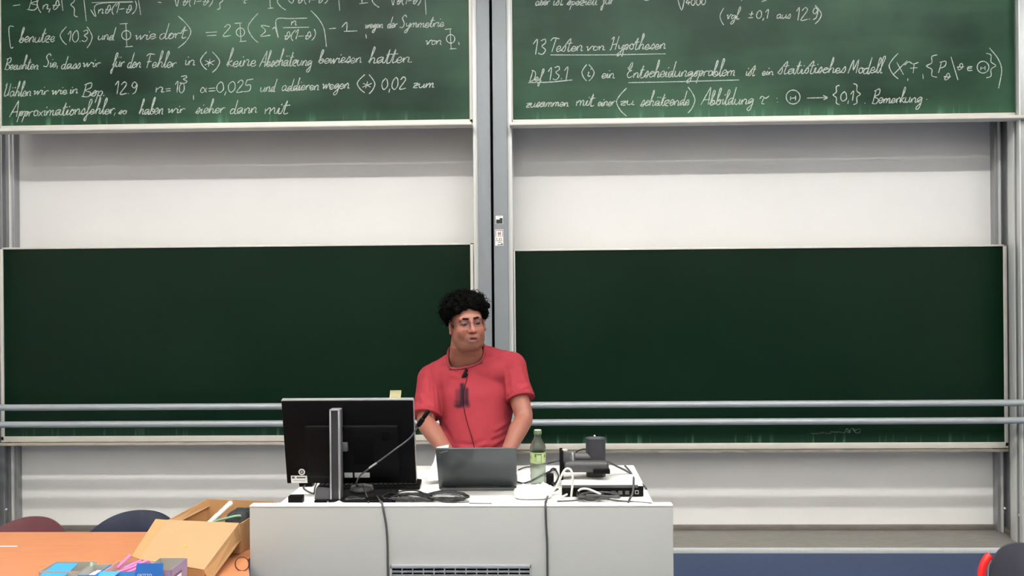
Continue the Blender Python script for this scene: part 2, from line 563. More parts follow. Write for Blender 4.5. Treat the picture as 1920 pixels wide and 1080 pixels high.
# ------------------------------------------------------------------ guard rail in front of the boards
YR = 6.17
ra, rb = W(260, 763, YR).z, W(1460, 757.5, YR).z
z1r = (ra + rb) / 2
z2r = (W(260, 795, YR).z + W(1460, 790.5, YR).z) / 2
gr = thing('guard_rail', (0, YR, 0), 'pair of grey round rails running across in front of the lower blackboards', 'railing')
for zz in (z1r, z2r):
    MB().tube([(-4.3, YR, zz), (0, YR, zz), (4.3, YR, zz)], 0.0215, 20).build('rail', M_rail, gr)
for xx in (-4.2, W(930, 700, YR).x, 4.2):
    MB().box(xx - 0.02, xx + 0.02, YR + 0.035, YR + 0.078, 0.03, z1r + 0.02, 0.004).build('post', M_rail, gr)
    for zz in (z1r, z2r):
        MB().box(xx - 0.025, xx + 0.025, YR - 0.004, YR + 0.05, zz - 0.014, zz + 0.014, 0.004).build('bracket', M_rail, gr)

# ------------------------------------------------------------------ chalk handwriting
G = {}


def glyphs():
    raw = """a|12|9,8 6,10 2,8 1,4 3,0 7,2 9,8;9,9 9,2 11,0 13,2
b|10|0,2 3,12 5,22 3,24 2,20 2,4 4,0 8,2 8,8 5,9 3,6
c|9|8,8 5,10 2,7 2,2 5,0 9,3
d|11|8,8 5,10 1,6 2,0 6,1 8,8;9,24 8,2 11,0
e|9|1,4 6,5 7,8 4,10 1,6 2,1 5,0 9,3
f|8|2,4 7,18 7,24 4,22 4,-8 2,-12 1,-6 7,2
g|10|8,8 5,10 1,6 3,1 8,6;9,9 8,-8 4,-12 2,-8 10,1
h|11|0,2 4,16 5,23 3,24 2,0;2,4 5,10 8,8 8,1 11,1
i|5|1,8 2,9 2,1 5,1;3,14 4,15.5
k|9|0,2 4,16 5,23 3,24 2,0;7,10 3,5 9,0
l|6|0,2 5,18 5,23 3,24 2,18 3,1 6,1
m|15|1,9 2,0;2,5 5,10 7,8 7,0;7,5 10,10 12,8 12,1 15,1
n|11|1,9 2,0;2,5 5,10 8,8 8,1 11,1
o|9|5,10 2,8 2,2 5,0 8,3 7,8 4,10 9,8
p|9|2,10 1,-12;2,6 5,10 8,7 6,1 2,2
r|8|1,9 2,0;2,6 5,10 8,9
s|8|0,1 5,11 7,5 5,0 1,2
t|8|4,20 3,2 6,0 8,2;0,13 8,14
u|12|1,10 1,3 4,0 8,4 9,10;9,8 9,1 12,1
v|10|0,8 2,9 4,0 8,10 10,9
w|14|0,8 2,9 3,0 7,9 8,0 12,10 14,9
x|9|1,9 8,0;8,10 1,0
y|10|1,10 3,3 7,4 9,10;9,10 7,-8 3,-12 2,-8 10,1
z|10|1,9 8,10 2,1 9,0;2,5 8,5
A|14|0,0 8,22 10,24 12,0;3,9 13,10
B|12|2,0 3,22;0,20 9,23 10,16 3,12 11,8 9,0 0,1
S|12|11,20 7,24 3,19 9,10 7,1 1,2
F|13|0,20 4,23 14,22;6,22 5,0;3,11 11,12
W|14|0,18 3,22 2,4 5,0 10,6 11,22;11,22 11,0
T|12|0,19 3,23 14,22;8,22 6,0
H|14|0,19 4,22 3,2 1,0;12,24 10,0;3,10 12,12
D|12|2,0 3,22;0,22 10,18 11,6 6,0 0,0
E|12|0,18 2,14 6,16 6,24 3,22 3,13 8,13 3,11 2,4 6,0 12,3
M|15|0,0 4,22 7,6 12,22 13,0
P|10|2,0 3,20;0,19 8,21 9,13 3,10
X|12|1,20 10,0;11,22 0,0
0|11|5,20 1,14 1,5 5,0 9,6 8,16 5,20
1|7|0,14 4,20 4,0
2|11|1,15 5,20 8,15 1,0 10,1
3|10|1,18 6,20 7,15 3,11 8,6 5,0 0,2
4|11|5,20 1,8 10,9;7,14 6,0
5|11|2,20 1,11 7,11 7,2 0,0;2,20 10,21
9|10|8,16 4,20 1,14 5,10 8,16 7,4 3,0
.|4|1,0 2,1.5
,|4|2,2 1,-5
=|13|0,13 10,13.5;0,7 10,7.5
-|11|0,8 9,9
*|11|4,16 4,2;0,13 9,5;9,13 0,5
+|11|5,16 5,6;1,11 9,11.5;1,3 9,3.5
(|6|5,22 1,14 1,4 5,-4
)|6|1,22 5,14 5,4 1,-4
|||5|2,24 3,-4
@|13|1,8 4,9 3,2 6,0 10,8 8,16 5,15 6,8 12,9
~|14|1,8 3,12 7,9 10,12;5,9 4,1 7,0
$|13|9,9 5,0 1,3 3,10 7,6 10,0
"""
    for line in raw.strip().split('\n'):
        if line.startswith('|||'):
            ch, w, s = '|', '5', line.split('|')[-1]
        else:
            ch, w, s = line.split('|')
        G[ch] = (float(w), [[tuple(float(q) for q in p.split(',')) for p in st.split()] for st in s.split(';')])
    for base, um in (('a', 'ä'), ('u', 'ü')):
        w, st = G[base]
        G[um] = (w, st + [[(3, 15), (4.5, 16)], [(8, 15), (9.5, 16)]])


glyphs()
WR = random.Random(5)
JOIN = set('abcdefghiklmnoprstuvwyzäü')


def word(text, x0, x1, yb, xh, slope=-0.02, asc=1.32, shear=0.24):
    """pixel strokes of a handwritten word between x0 and x1 on a base line at yb"""
    tot = sum(G[c][0] for c in text)
    sx = (x1 - x0) / tot
    s = xh * (0.86 if asc > 1 else 1.0) / 10.0
    out, x = [], 0.0
    last = None
    for c in text:
        w, sts = G[c]
        jy = WR.uniform(-0.7, 0.7)
        js = WR.uniform(0.92, 1.1)
        for si, st in enumerate(sts):
            pts = []
            if si == 0 and last and c in JOIN:
                pts.append(last)                       # the pen stays on the board between letters
            for (u, v) in st:
                if v > 10: v = 10 + (v - 10) * asc
                u += WR.uniform(-0.35, 0.35); v = v * js + jy + WR.uniform(-0.35, 0.35)
                X = x0 + (x + u) * sx + shear * v * s
                pts.append((X, yb - v * s + slope * (X - x0)))
            out.append(pts)
            if min(v for u, v in st) < 9 and not (c == 't' and si == 1) and not (c == 'x'):
                tail = pts[-1]
        last = tail if c in JOIN else None
        x += w
    return out


def digits(text, x0, x1, yb, h, slope=-0.02):
    return word(text, x0, x1, yb, h / 2.0, slope, 1.0, 0.12)


def paren(x0, x1, y0, y1, right=False):
    xa, xb = (x0, x1) if right else (x1, x0)
    return [[(xa, y0), (xa * .35 + xb * .65, y0 * .75 + y1 * .25), (xb, (y0 + y1) / 2), (xa * .4 + xb * .6, y0 * .2 + y1 * .8), (xa, y1)]]


def brace(x0, x1, y0, y1, right=False):
    xm = (x0 + x1) / 2
    a, b_ = (x0, x1) if right else (x1, x0)
    ym = (y0 + y1) / 2
    return [[(a, y0), (xm, y0 + (ym - y0) * .15), (xm, ym - (ym - y0) * .3), (b_, ym), (xm, ym + (y1 - ym) * .3), (xm, y1 - (y1 - ym) * .15), (a, y1)]]


def line(*p):
    return [list(p)]


def phi(x0, x1, y0, y1):
    xm = (x0 + x1) / 2
    r = (x1 - x0) * 0.36
    ym = (y0 + y1) / 2
    circ = [(xm + r * math.cos(a), ym + r * math.sin(a)) for a in [i * 0.7 for i in range(10)]]
    return [[(x0, y0 + 1), (x0 * .4 + x1 * .6, y0)], [(xm - 1, y0), (xm + 1, y1)], circ, [(xm - 2, y1), (x1, y1 - 1)]]


def circ_theta(cx, cy, r):
    c = [(cx + r * math.cos(a), cy + r * math.sin(a)) for a in [i * 0.55 - 1 for i in range(13)]]
    return [c, [(cx - r * .35, cy - r * .1), (cx - r * .4, cy + r * .5)], [(cx + r * .35, cy - r * .2), (cx + r * .35, cy + r * .5)],
            [(cx - r * .35, cy + r * .2), (cx + r * .35, cy + r * .1)]]


LEFT_LINES = [
    line((24, 11), (38, 9)) + word('B', 50, 70, 19, 11) + paren(70, 77, -10, 24) + word('n,@', 78, 112, 18, 11) + line((115, -6), (118, 20))
    + brace(133, 146, -14, 32) + line((157, -5), (162, 40)) + line((172, 5), (248, 3)) + line((170, 18), (180, 31), (182, 8), (250, 4))
    + word('n@(1-@)', 183, 254, 25, 9) + line((259, -5), (264, 28)) + line((296, 4), (303, 5)) + line((328, -3), (332, 12), (336, -8))
    + word('@(1-@)', 340, 398, 10, 9) + brace(407, 418, -16, 18, True) + word('~', 452, 470, 6, 8) + line((506, -4), (507, 15)) + line((502, 16), (513, 15))
    + paren(520, 536, -14, 19) + line((540, 0), (548, 6), (552, -6)) + word('@(1-@)', 556, 614, 6, 8) + line((635, -4), (637, 20))
    + line((678, -6), (679, 6)) + line((674, 7), (690, 5)) + paren(698, 711, -12, 14) + line((734, -4), (737, 10), (740, -6)) + word('@(1-@)', 742, 788, 8, 8)
    + line((797, -4), (799, 28)),
    line((26, 50), (17, 52), (20, 88), (25, 88)) + word('benutze', 35, 102, 80, 12) + paren(113, 125, 50, 84) + digits('10.3', 126, 166, 79, 22)
    + paren(163, 173, 50, 90, True) + word('und', 183, 214, 75, 10) + phi(225, 249, 44, 88) + word('wie', 252, 292, 74, 10) + word('dort', 298, 348, 73, 11)
    + paren(334, 358, 30, 90, True) + line((386, 61), (407, 60)) + line((388, 67), (406, 66)) + digits('2', 417, 434, 68, 22) + phi(440, 462, 43, 78)
    + paren(465, 484, 25, 80) + line((506, 50), (490, 48), (498, 58), (489, 68), (507, 66)) + line((511, 55), (516, 52), (522, 71), (518, 37), (545, 35), (576, 34))
    + word('n', 544, 557, 47, 9) + line((531, 52), (580, 51)) + word('@(1-@)', 531, 590, 74, 8.5)
    + line((583, 20), (598, 36), (608, 56), (612, 88)) + line((617, 54), (630, 53)) + line((641, 51), (650, 42), (650, 58)) + line((645, 59), (670, 58))
    + line((686, 64), (687, 72)) + word('wegen', 684, 718, 53, 8) + word('der', 726, 744, 52, 9) + word('Symmetrie', 748, 832, 52, 10)
    + word('von', 797, 828, 84, 9) + phi(834, 856, 54, 92) + line((860, 79), (861, 84)),
    word('Beachten', 8, 72, 131, 10) + word('Sie,', 80, 110, 126, 10) + word('dass', 114, 150, 129, 10) + word('wir', 154, 188, 126, 9)
    + word('für', 209, 232, 126, 11) + word('den', 238, 264, 127, 11) + word('Fehler', 270, 330, 127, 11) + word('in', 345, 366, 122, 11)
    + paren(376, 388, 97, 131) + word('*', 382, 404, 127, 11) + paren(398, 412, 97, 136, True) + word('keine', 424, 480, 125, 13)
    + word('Abschätzung', 486, 584, 125, 12) + word('bewiesen', 596, 678, 119, 11) + word('hatten.', 690, 774, 119, 12),
    word('Wählen', 6, 58, 181, 11) + word('wir', 62, 90, 178, 9) + word('wie', 96, 126, 177, 9) + word('in', 130, 146, 175, 8) + word('Bsp.', 153, 198, 181, 11)
    + digits('12.9', 214, 258, 177, 24) + word('n', 289, 308, 174, 11) + line((310, 167), (320, 166)) + line((311, 171), (320, 170))
    + digits('10', 327, 347, 174, 20) + digits('3', 337, 354, 157, 15) + line((363, 178), (363, 187)) + word('$', 374, 391, 173, 11)
    + line((391, 166), (404, 165)) + line((391, 171), (404, 170)) + digits('0,025', 405, 474, 173, 21) + word('und', 487, 516, 172, 10)
    + word('addieren', 527, 598, 170, 10) + word('wegen', 603, 655, 167, 10) + paren(670, 684, 140, 174) + word('*', 678, 698, 168, 9)
    + paren(692, 703, 140, 176, True) + digits('0,02', 714, 762, 168, 22) + word('zum', 773, 814, 165, 9),
    word('Approximationsfehler,', 18, 218, 219, 11, -0.03) + word('so', 222, 237, 214, 7) + word('haben', 260, 306, 215, 12)
    + word('wir', 313, 346, 212, 9) + word('sicher', 366, 420, 213, 11) + word('dann', 430, 482, 213, 11) + word('mit', 494, 540, 214, 12)]
RIGHT_LINES = [
    word('aber', 1003, 1030, 10, 9) + word('ist', 1036, 1055, 10, 9) + word('speziell', 1062, 1120, 10, 9) + word('für', 1128, 1150, 8, 10)
    + line((1205, -2), (1212, 1), (1220, -2)) + line((1270, -4), (1278, 19), (1284, -6)) + digits('4000', 1285, 1324, 10, 12) + line((1388, -4), (1391, 2)) + paren(1428, 1438, -6, 3, True),
    paren(1350, 1357, 15, 47) + word('vgl.', 1361, 1388, 36, 9) + word('+', 1401, 1413, 36, 9) + digits('0,1', 1417, 1442, 35, 16) + word('aus', 1455, 1482, 35, 8)
    + digits('12.9', 1491, 1534, 38, 22) + paren(1528, 1540, 10, 45, True),
    digits('13', 998, 1025, 102, 28) + word('Testen', 1028, 1092, 97, 11) + word('von', 1098, 1134, 95, 9) + word('Hypothesen', 1142, 1248, 94, 11)
    + line((1032, 103), (1130, 103), (1248, 101)),
    word('Def', 992, 1016, 152, 9) + digits('13.1', 1026, 1066, 150, 24) + line((990, 155), (1030, 154), (1073, 150)) + paren(1091, 1100, 121, 152) + word('i', 1099, 1107, 144, 9)
    + paren(1104, 1114, 121, 152, True) + word('ein', 1127, 1152, 147, 10) + word('Entscheidungsproblem', 1173, 1378, 146, 12)
    + line((1178, 155), (1280, 153), (1386, 150)) + word('ist', 1397, 1415, 142, 10) + word('ein', 1428, 1450, 141, 8) + word('statistisches', 1457, 1585, 139, 11)
    + word('Modell', 1590, 1654, 138, 12) + paren(1667, 1684, 100, 148) + word('X', 1674, 1697, 141, 12) + line((1702, 147), (1702, 152))
    + line((1696, 122), (1704, 116), (1712, 120), (1722, 117)) + line((1714, 119), (1712, 137)) + line((1706, 128), (1720, 127)) + line((1730, 139), (1731, 148))
    + brace(1737, 1757, 103, 145) + word('P', 1757, 1770, 137, 9.5) + word('@', 1767, 1782, 150, 7) + line((1783, 107), (1796, 150)) + word('@', 1792, 1807, 131, 8)
    + line((1823, 125), (1815, 126), (1815, 132), (1823, 132)) + line((1815, 128), (1822, 128)) + circ_theta(1843, 126, 11) + brace(1849, 1867, 100, 146, True)
    + line((1855, 90), (1871, 110), (1878, 132), (1872, 166)),
    word('zusammen', 985, 1066, 201, 9) + word('mit', 1078, 1113, 199, 11) + word('einer', 1120, 1152, 199, 9) + paren(1156, 1175, 165, 218) + word('zu', 1161, 1189, 197, 9)
    + word('schätzende', 1200, 1292, 199, 11) + paren(1290, 1303, 163, 212, True) + word('Abbildung', 1314, 1412, 197, 12) + word('~', 1420, 1446, 195, 13)
    + line((1456, 184), (1457, 185)) + line((1457, 191), (1458, 192)) + circ_theta(1487, 182, 13) + line((1513, 184), (1550, 183)) + line((1543, 179), (1551, 183), (1544, 187))
    + brace(1562, 1574, 160, 196) + digits('0,1', 1575, 1602, 190, 18) + brace(1600, 1613, 157, 196, True) + line((1621, 193), (1622, 194))
    + word('Bemerkung', 1634, 1728, 194, 11) + line((1737, 186), (1738, 187))]


def chalk_material(name, rgb, lo, hi):
    m = mat(name, rgb, 0.95)
    nt = m.node_tree
    b = nt.nodes['Principled BSDF']
    tc = nt.nodes.new('ShaderNodeTexCoord')
    n = nt.nodes.new('ShaderNodeTexNoise'); n.inputs['Scale'].default_value = 160; n.inputs['Detail'].default_value = 2
    r = nt.nodes.new('ShaderNodeMapRange'); r.inputs[1].default_value = 0.3; r.inputs[2].default_value = 0.62
    r.inputs[3].default_value = lo; r.inputs[4].default_value = hi
    nt.links.new(tc.outputs['Object'], n.inputs['Vector']); nt.links.new(n.outputs[0], r.inputs[0]); nt.links.new(r.outputs[0], b.inputs['Alpha'])
    return m


M_chalk = chalk_material('chalk_strokes', (206, 214, 204), 0.45, 0.95)
M_chalkfaint = chalk_material('faint_chalk_strokes', (120, 136, 128), 0.05, 0.45)


def chalk(strokes, yf, parent, material, width=2.1):
    mb = MB()
    y = yf - 0.0012
    for st in strokes:
        pts = [Vector((p.x, 0, p.z)) for p in (W(a, b_, yf) for a, b_ in st)]
        pts = catmull(pts, 5) if len(pts) > 2 else [pts[0], (pts[0] + pts[1]) / 2, pts[1]]
        if len(pts) < 2:
            continue
        w0 = width / F * yf * 0.5
        vs, n = [], len(pts)
        for i, p in enumerate(pts):
            t = pts[min(i + 1, n - 1)] - pts[max(i - 1, 0)]
            if t.length < 1e-9: t = Vector((1, 0, 0))
            t.normalize()
            q = Vector((-t.z, 0, t.x))
            w = w0 * (0.8 + 0.35 * mnoise.noise(p * 40)) * (0.75 if i in (0, n - 1) else 1.0)
            vs.append((p.x + q.x * w, y, p.z + q.z * w)); vs.append((p.x - q.x * w, y, p.z - q.z * w))
        mb.add(vs, [(2 * i, 2 * i + 1, 2 * i + 3, 2 * i + 2) for i in range(n - 1)])
    o = mb.build('chalk_writing', material, parent, smooth=False)
    o['kind'] = 'stuff'
    return o


for L in LEFT_LINES:
    chalk(L, YU, b_ul, M_chalk)
for L in RIGHT_LINES:
    chalk(L, YU, b_ur, M_chalk)
smear = []
for i in range(14):
    x = 1520 + i * 5.4 + WR.uniform(-1, 1)
    smear.append([(x, 813 - i * 0.25 + WR.uniform(-2, 2)), (x + 5, 812 - i * .2 + WR.uniform(-2, 2))])
smear += [[(1583, 812), (1588, 804), (1594, 811)], [(1590, 812), (1598, 803), (1604, 811)], [(1600, 808), (1612, 804), (1611, 811), (1602, 811)]]
chalk(smear, YLO, b_lr, M_chalkfaint, 2.2)
# ------------------------------------------------------------------ lecturer's desk
DZ = 0.92                       # height of the desk top
YF = 3.55                       # front face of the desk
dx0, dx1 = W(468, 1000, YF).x, W(1262.5, 1000, YF).x
tx0, tx1 = WZ(521, 946, DZ).x, WZ(1226, 944, DZ).x
YB = WZ(1180, 872, DZ).y
desk = thing('lecturer_desk', ((dx0 + dx1) / 2, (YF + YB) / 2, 0), 'wide grey lecturer desk with white top and vent grille in front', 'desk')
PT = W(860, 951, YF).z
MB().box(dx0, dx1, YF, YF + 0.045, 0.02, PT, 0.003).build('front_panel', M_desk, desk)
MB().box(dx0, dx1, YF - 0.0005, YF + 0.047, PT, PT + 0.008, 0.003).build('edge_strip', M_desktop, desk)
MB().box(tx0, tx1, YF + 0.047, YB, DZ - 0.03, DZ, 0.003).build('desk_top', M_desktop, desk)
for xx in (tx0 + 0.02, tx1 - 0.05):
    MB().box(xx, xx + 0.03, YF + 0.05, YB - 0.03, 0.0, DZ - 0.03, 0.003).build('side_panel', M_desk, desk)
MB().box(tx0 + 0.05, tx1 - 0.05, YB - 0.3, YB - 0.28, 0.25, DZ - 0.03, 0.002).build('back_panel', M_desk, desk)
for xx in (dx0 + 0.05, dx1 - 0.09):
    MB().box(xx, xx + 0.04, YF + 0.005, YF + 0.04, 0.0, 0.02).build('foot', M_black, desk)
gx0, gx1, gz1 = W(732.5, 1070, YF).x, W(996.5, 1070, YF).x, W(860, 1057.5, YF).z
gz0 = gz1 - 0.22
MB().box(gx0 + 0.004, gx1 - 0.004, YF - 0.004, YF - 0.0006, gz0, gz1 - 0.002).build('grille_backing', M_dark, desk)
M_grille = mat('grille_metal', (160, 162, 164), 0.4, metal=0.3)
gf = MB()
gf.box(gx0, gx1, YF - 0.016, YF - 0.001, gz1 - 0.013, gz1, 0.002)
gf.box(gx0, gx1, YF - 0.016, YF - 0.001, gz0, gz0 + 0.013, 0.002)
gf.box(gx0, gx0 + 0.007, YF - 0.016, YF - 0.001, gz0, gz1, 0.002)
gf.box(gx1 - 0.007, gx1, YF - 0.016, YF - 0.001, gz0, gz1, 0.002)
gf.build('grille_frame', M_grille, desk)
ncol = 13
pitch = (gx1 - gx0 - 0.010) / ncol
vb = MB().box(-0.002, 0.002, -0.005, 0.004, -0.103, 0.103).mesh('grille_upright')
vb.materials.append(M_grille)
for i in range(1, ncol):
    o = bpy.data.objects.new('grille_upright', vb); COL.objects.link(o); o.parent = desk
    o.location = Vector((gx0 + 0.005 + i * pitch, YF - 0.009, (gz0 + gz1) / 2)) - desk.location
hb = MB().box(-(gx1 - gx0) / 2 + 0.006, (gx1 - gx0) / 2 - 0.006, -0.005, 0.004, -0.0032, 0.0032).mesh('grille_slat')
hb.materials.append(M_grille)
zz = gz1 - 0.013 - 0.012
while zz > gz0 + 0.02:
    o = bpy.data.objects.new('grille_slat', hb); COL.objects.link(o); o.parent = desk
    o.location = Vector(((gx0 + gx1) / 2, YF - 0.009, zz)) - desk.location
    zz -= 0.0145

# ------------------------------------------------------------------ monitor seen from behind
YM = 3.73
mbz, mtz = W(660, 906.5, YM).z, W(646, 751.5, YM - 0.075).z
mL, mR = W(538, 903, YM).x, W(780, 905, YM).x
mcx = (mL + mR) / 2
mw = (mR - mL)
mh = math.hypot(mtz - mbz, 0.075)
tilt = math.atan2(0.075, mtz - mbz)
MT = Matrix.Translation((mcx, YM, mbz)) @ Matrix.Rotation(tilt, 4, 'X')     # local: x width, -y towards the camera, z up the panel
mon = thing('monitor', (mcx, YM - 0.08, DZ), 'black computer monitor seen from behind, on a tall grey edged stand', 'monitor')
MB().box(-mw / 2, mw / 2, 0.0, 0.022, 0, mh, 0.004, MT).build('back_shell', M_black, mon)
MB().box(-mw / 2, mw / 2, 0.003, 0.026, mh - 0.002, mh + 0.003, 0.001, MT).build('top_bezel', M_silver, mon)
MB().box(mw / 2 - 0.001, mw / 2 + 0.002, 0.006, 0.026, 0.01, mh, 0.001, MT).build('side_bezel', M_silver, mon)
MB().box(-mw / 2 + 0.008, mw / 2 - 0.008, 0.022, 0.0265, 0.01, mh - 0.008, 0.001, MT).build('screen', mat('screen_glass', (10, 10, 14), 0.15), mon)
MB().box(-0.17, 0.20, -0.022, 0.002, 0.03, mh * 0.72, 0.012, MT).build('electronics_cover', M_black, mon)
MB().box(0.02, 0.10, -0.024, -0.016, mh * 0.26, mh * 0.58, 0.006, MT).build('mount_recess', M_dark, mon)
MB().box(0.135, 0.16, -0.026, -0.02, mh * 0.55, mh * 0.66, 0.004, MT).build('cover_latch', M_dark, mon)
# badges
lab = MB().box(-mw / 2 + 0.018, -mw / 2 + 0.083, -0.0015, 0.0, 0.003, 0.034, 0, MT).build('asset_label', M_paper, mon)
MB().box(-mw / 2 + 0.041, -mw / 2 + 0.076, -0.002, -0.0014, 0.0235, 0.029, 0, MT).build('label_bar', M_grey, lab)
MB().box(-mw / 2 + 0.022, -mw / 2 + 0.033, -0.002, -0.0014, 0.0225, 0.0305, 0, MT).build('label_mark', M_grey, lab)
MB().box(-mw / 2 + 0.026, -mw / 2 + 0.074, -0.002, -0.0014, 0.0125, 0.0145, 0, MT).build('label_line', M_silver, lab)
MR90 = MT @ Matrix.Translation((-mw / 2 + 0.063, 0, 0.05)) @ Matrix.Rotation(math.radians(90), 4, 'X')
bd = MB(); bd.lathe([(0.013, -0.001), (0.013, 0.002)], (0, 0, 0), 24, MR90); bd.build('round_badge', M_paper, mon)
bd = MB(); bd.lathe([(0.0085, 0.001), (0.0085, 0.0026)], (0, 0, 0), 24, MR90); bd.build('badge_ring', M_grey, mon)
bd = MB(); bd.lathe([(0.0045, 0.001), (0.0045, 0.003)], (0, 0, 0), 16, MR90); bd.build('badge_dot', M_silver, mon)
for a, b_ in ((-0.020, 0.012), (0.020, 0.080)):
    MB().box(a, b_, -0.026, -0.021, 0.036, 0.056, 0.001, MT).build('type_label', mat('grey_label', (168, 168, 170), 0.6), mon)
# stand column, front face dark between two light edges
YS = 3.61
sx0, sx1 = W(618.5, 900, YS).x, W(637.5, 900, YS).x
st_top = W(628, 770, YS).z
MB().box(sx0 + 0.004, sx1 - 0.004, YS + 0.004, YS + 0.055, DZ + 0.004, st_top - 0.003).build('stand_column', M_black2, mon)
for a in (sx0, sx1 - 0.006):
    MB().box(a, a + 0.006, YS, YS + 0.02, DZ + 0.006, st_top, 0.001).build('column_edge', M_silver, mon)
MB().box(sx1 - 0.004, sx1 + 0.0005, YS + 0.02, YS + 0.056, DZ + 0.006, st_top, 0.001).build('column_side', M_grey, mon)
MB().box(sx0, sx1, YS, YS + 0.056, st_top - 0.001, st_top + 0.004, 0.001).build('column_cap', M_silver, mon)
pz = W(655, 838, YS + 0.05).z
MB().box(sx1 - 0.015, sx1 + 0.02, YS + 0.045, YM - 0.03, pz - 0.018, pz + 0.018, 0.003).build('stand_arm', M_grey, mon)
MB().box(sx0 - 0.06, sx1 + 0.20, YS - 0.008, YS + 0.18, DZ + 0.0005, DZ + 0.012, 0.004).build('stand_base', M_black, mon)
MB().prism([(sx0 - 0.062, DZ + 0.012), (sx0 - 0.002, DZ + 0.012), (sx0 - 0.002, DZ + 0.05), (sx0 - 0.055, DZ + 0.055)], 'y', YS + 0.006, YS + 0.03).build('base_cover', M_grey, mon)

# yellow sticky note on the top edge of the monitor
pn = MT @ Vector((0.185, 0.028, mh + 0.003))
nt_ = MB()
nw = 0.022
prof = [(0.0, -0.045), (0.0, 0.004), (-0.001, 0.012), (-0.004, 0.021), (-0.010, 0.029)]
vs = []
for dy, dz in prof:
    vs += [(pn.x - nw + dz * 0.15, pn.y + dy, pn.z + dz), (pn.x + nw + dz * 0.15, pn.y + dy, pn.z + dz)]
nt_.add(vs, [(2 * i, 2 * i + 1, 2 * i + 3, 2 * i + 2) for i in range(len(prof) - 1)])
nt_.add([(a, b_ + 0.0008, c) for a, b_, c in vs], [(2 * i, 2 * i + 2, 2 * i + 3, 2 * i + 1) for i in range(len(prof) - 1)])
single('sticky_note', nt_, mat('sticky_note_yellow', (240, 232, 176), 0.8), 'pale yellow sticky note on the top edge of the monitor', 'note')

# black keyboard behind the monitor
kb = thing('keyboard', (-0.6, 3.8, DZ), 'black keyboard lying on the desk just behind the monitor', 'keyboard')
ka = WZ(795, 903, DZ)
KM = Matrix.Translation((ka.x - 0.21, 3.885, DZ)) @ Matrix.Rotation(math.radians(4), 4, 'Z')
MB().box(-0.21, 0.21, -0.065, 0.075, 0.001, 0.018, 0.005, KM).build('case', M_black, kb)
keym = MB().box(-0.008, 0.008, -0.008, 0.008, 0, 0.006, 0.002, seg=1).mesh('key')
keym.materials.append(M_black)
for r_ in range(5):
    for c_ in range(20):
        o = bpy.data.objects.new('key', keym); COL.objects.link(o); o.parent = kb
        o.location = KM @ Vector((-0.19 + c_ * 0.02, -0.045 + r_ * 0.022, 0.018)) - kb.location
        o.rotation_euler = (0, 0, math.radians(4))

# ------------------------------------------------------------------ gooseneck microphone
mic = thing('gooseneck_microphone', WZ(668, 926, DZ), 'black gooseneck microphone bent towards the man', 'microphone')
mb0 = WZ(660, 925, DZ)
MB().lathe([(0.045, 0.0005), (0.047, 0.006), (0.043, 0.018), (0.02, 0.024)], (mb0.x + 0.04, mb0.y, DZ + 0.0115), 28).build('base', M_grey, mic)
g = [Vector((mb0.x + 0.025, mb0.y, DZ + 0.033)), W(668, 908, 3.68), W(674, 893, 3.665), W(690, 880, 3.655), W(735, 847, 3.65), W(768, 822, 3.65), W(779, 806, 3.65), W(786, 796, 3.65)]
MB().tube(catmull(g, 6), 0.0032, 8).build('neck', mat('gooseneck_metal', (92, 92, 94), 0.35, metal=0.6), mic)
MB().tube([W(692, 878, 3.648), W(706, 868, 3.648)], 0.0042, 10).build('collar', M_silver, mic)
h0, h1 = W(783, 800, 3.65), W(804, 769, 3.65)
hs = [h0.lerp(h1, t) for t in (0, .08, .2, .45, .5, .55, .95, 1)]
MB().tube(hs, [0.005, 0.009, 0.0105, 0.0105, 0.0075, 0.0085, 0.0085, 0.006], 16).build('capsule', M_black, mic)

# ------------------------------------------------------------------ laptop
lap0, lap1 = WZ(823, 919, DZ), WZ(969, 917, DZ)
lx, ly, lw = (lap0.x + lap1.x) / 2, 3.84, 0.318
lap = thing('laptop', (lx, ly + 0.1, DZ), 'open dark grey laptop with its lid towards the viewer', 'laptop', rotz=0.0)
LZ = Matrix.Translation((lx, ly, DZ)) @ Matrix.Rotation(math.radians(1.2), 4, 'Z')
MB().box(-lw / 2, lw / 2, 0.0, 0.225, 0.003, 0.018, 0.004, LZ).build('base', M_black2, lap)
MB().box(-lw / 2 + 0.01, lw / 2 - 0.012, -0.028, 0.004, 0.001, 0.012, 0.003, LZ).build('rear_edge', M_grey, lap)
M_lid = mat('laptop_lid', (70, 75, 78), 0.33, metal=0.35, var=0.05, vscale=3)
LT = LZ @ Matrix.Translation((0, 0.0, 0.018)) @ Matrix.Rotation(math.radians(37), 4, 'X')
lid = MB().box(-lw / 2, lw / 2, -0.008, 0.0, 0.0, 0.222, 0.0035, LT).build('lid', M_lid, lap)
MB().box(-lw / 2 + 0.006, lw / 2 - 0.006, 0.0, 0.0015, 0.008, 0.214, 0, LT).build('screen', mat('laptop_screen', (40, 60, 90), 0.2, emit=0.4), lap)
for xx in (-0.11, 0.11):
    MB().tube([LZ @ Vector((xx - 0.025, 0.002, 0.014)), LZ @ Vector((xx + 0.025, 0.002, 0.014))], 0.0075, 12).build('hinge', M_black, lap)
MB().box(-0.05, 0.05, 0.145, 0.205, 0.0178, 0.0186, 0, LZ).build('touchpad', M_grey, lap)
lkey = MB().box(-0.0085, 0.0085, -0.0075, 0.0075, 0, 0.0022, 0.0008, seg=1).mesh('key')
lkey.materials.append(M_black)
for r_ in range(5):
    for c_ in range(14):
        o = bpy.data.objects.new('key', lkey); COL.objects.link(o); o.parent = lap
        o.location = LZ @ Vector((-0.1345 + c_ * 0.0207, 0.035 + r_ * 0.021, 0.0178)) - lap.location
        o.rotation_euler = (0, 0, math.radians(1.2))


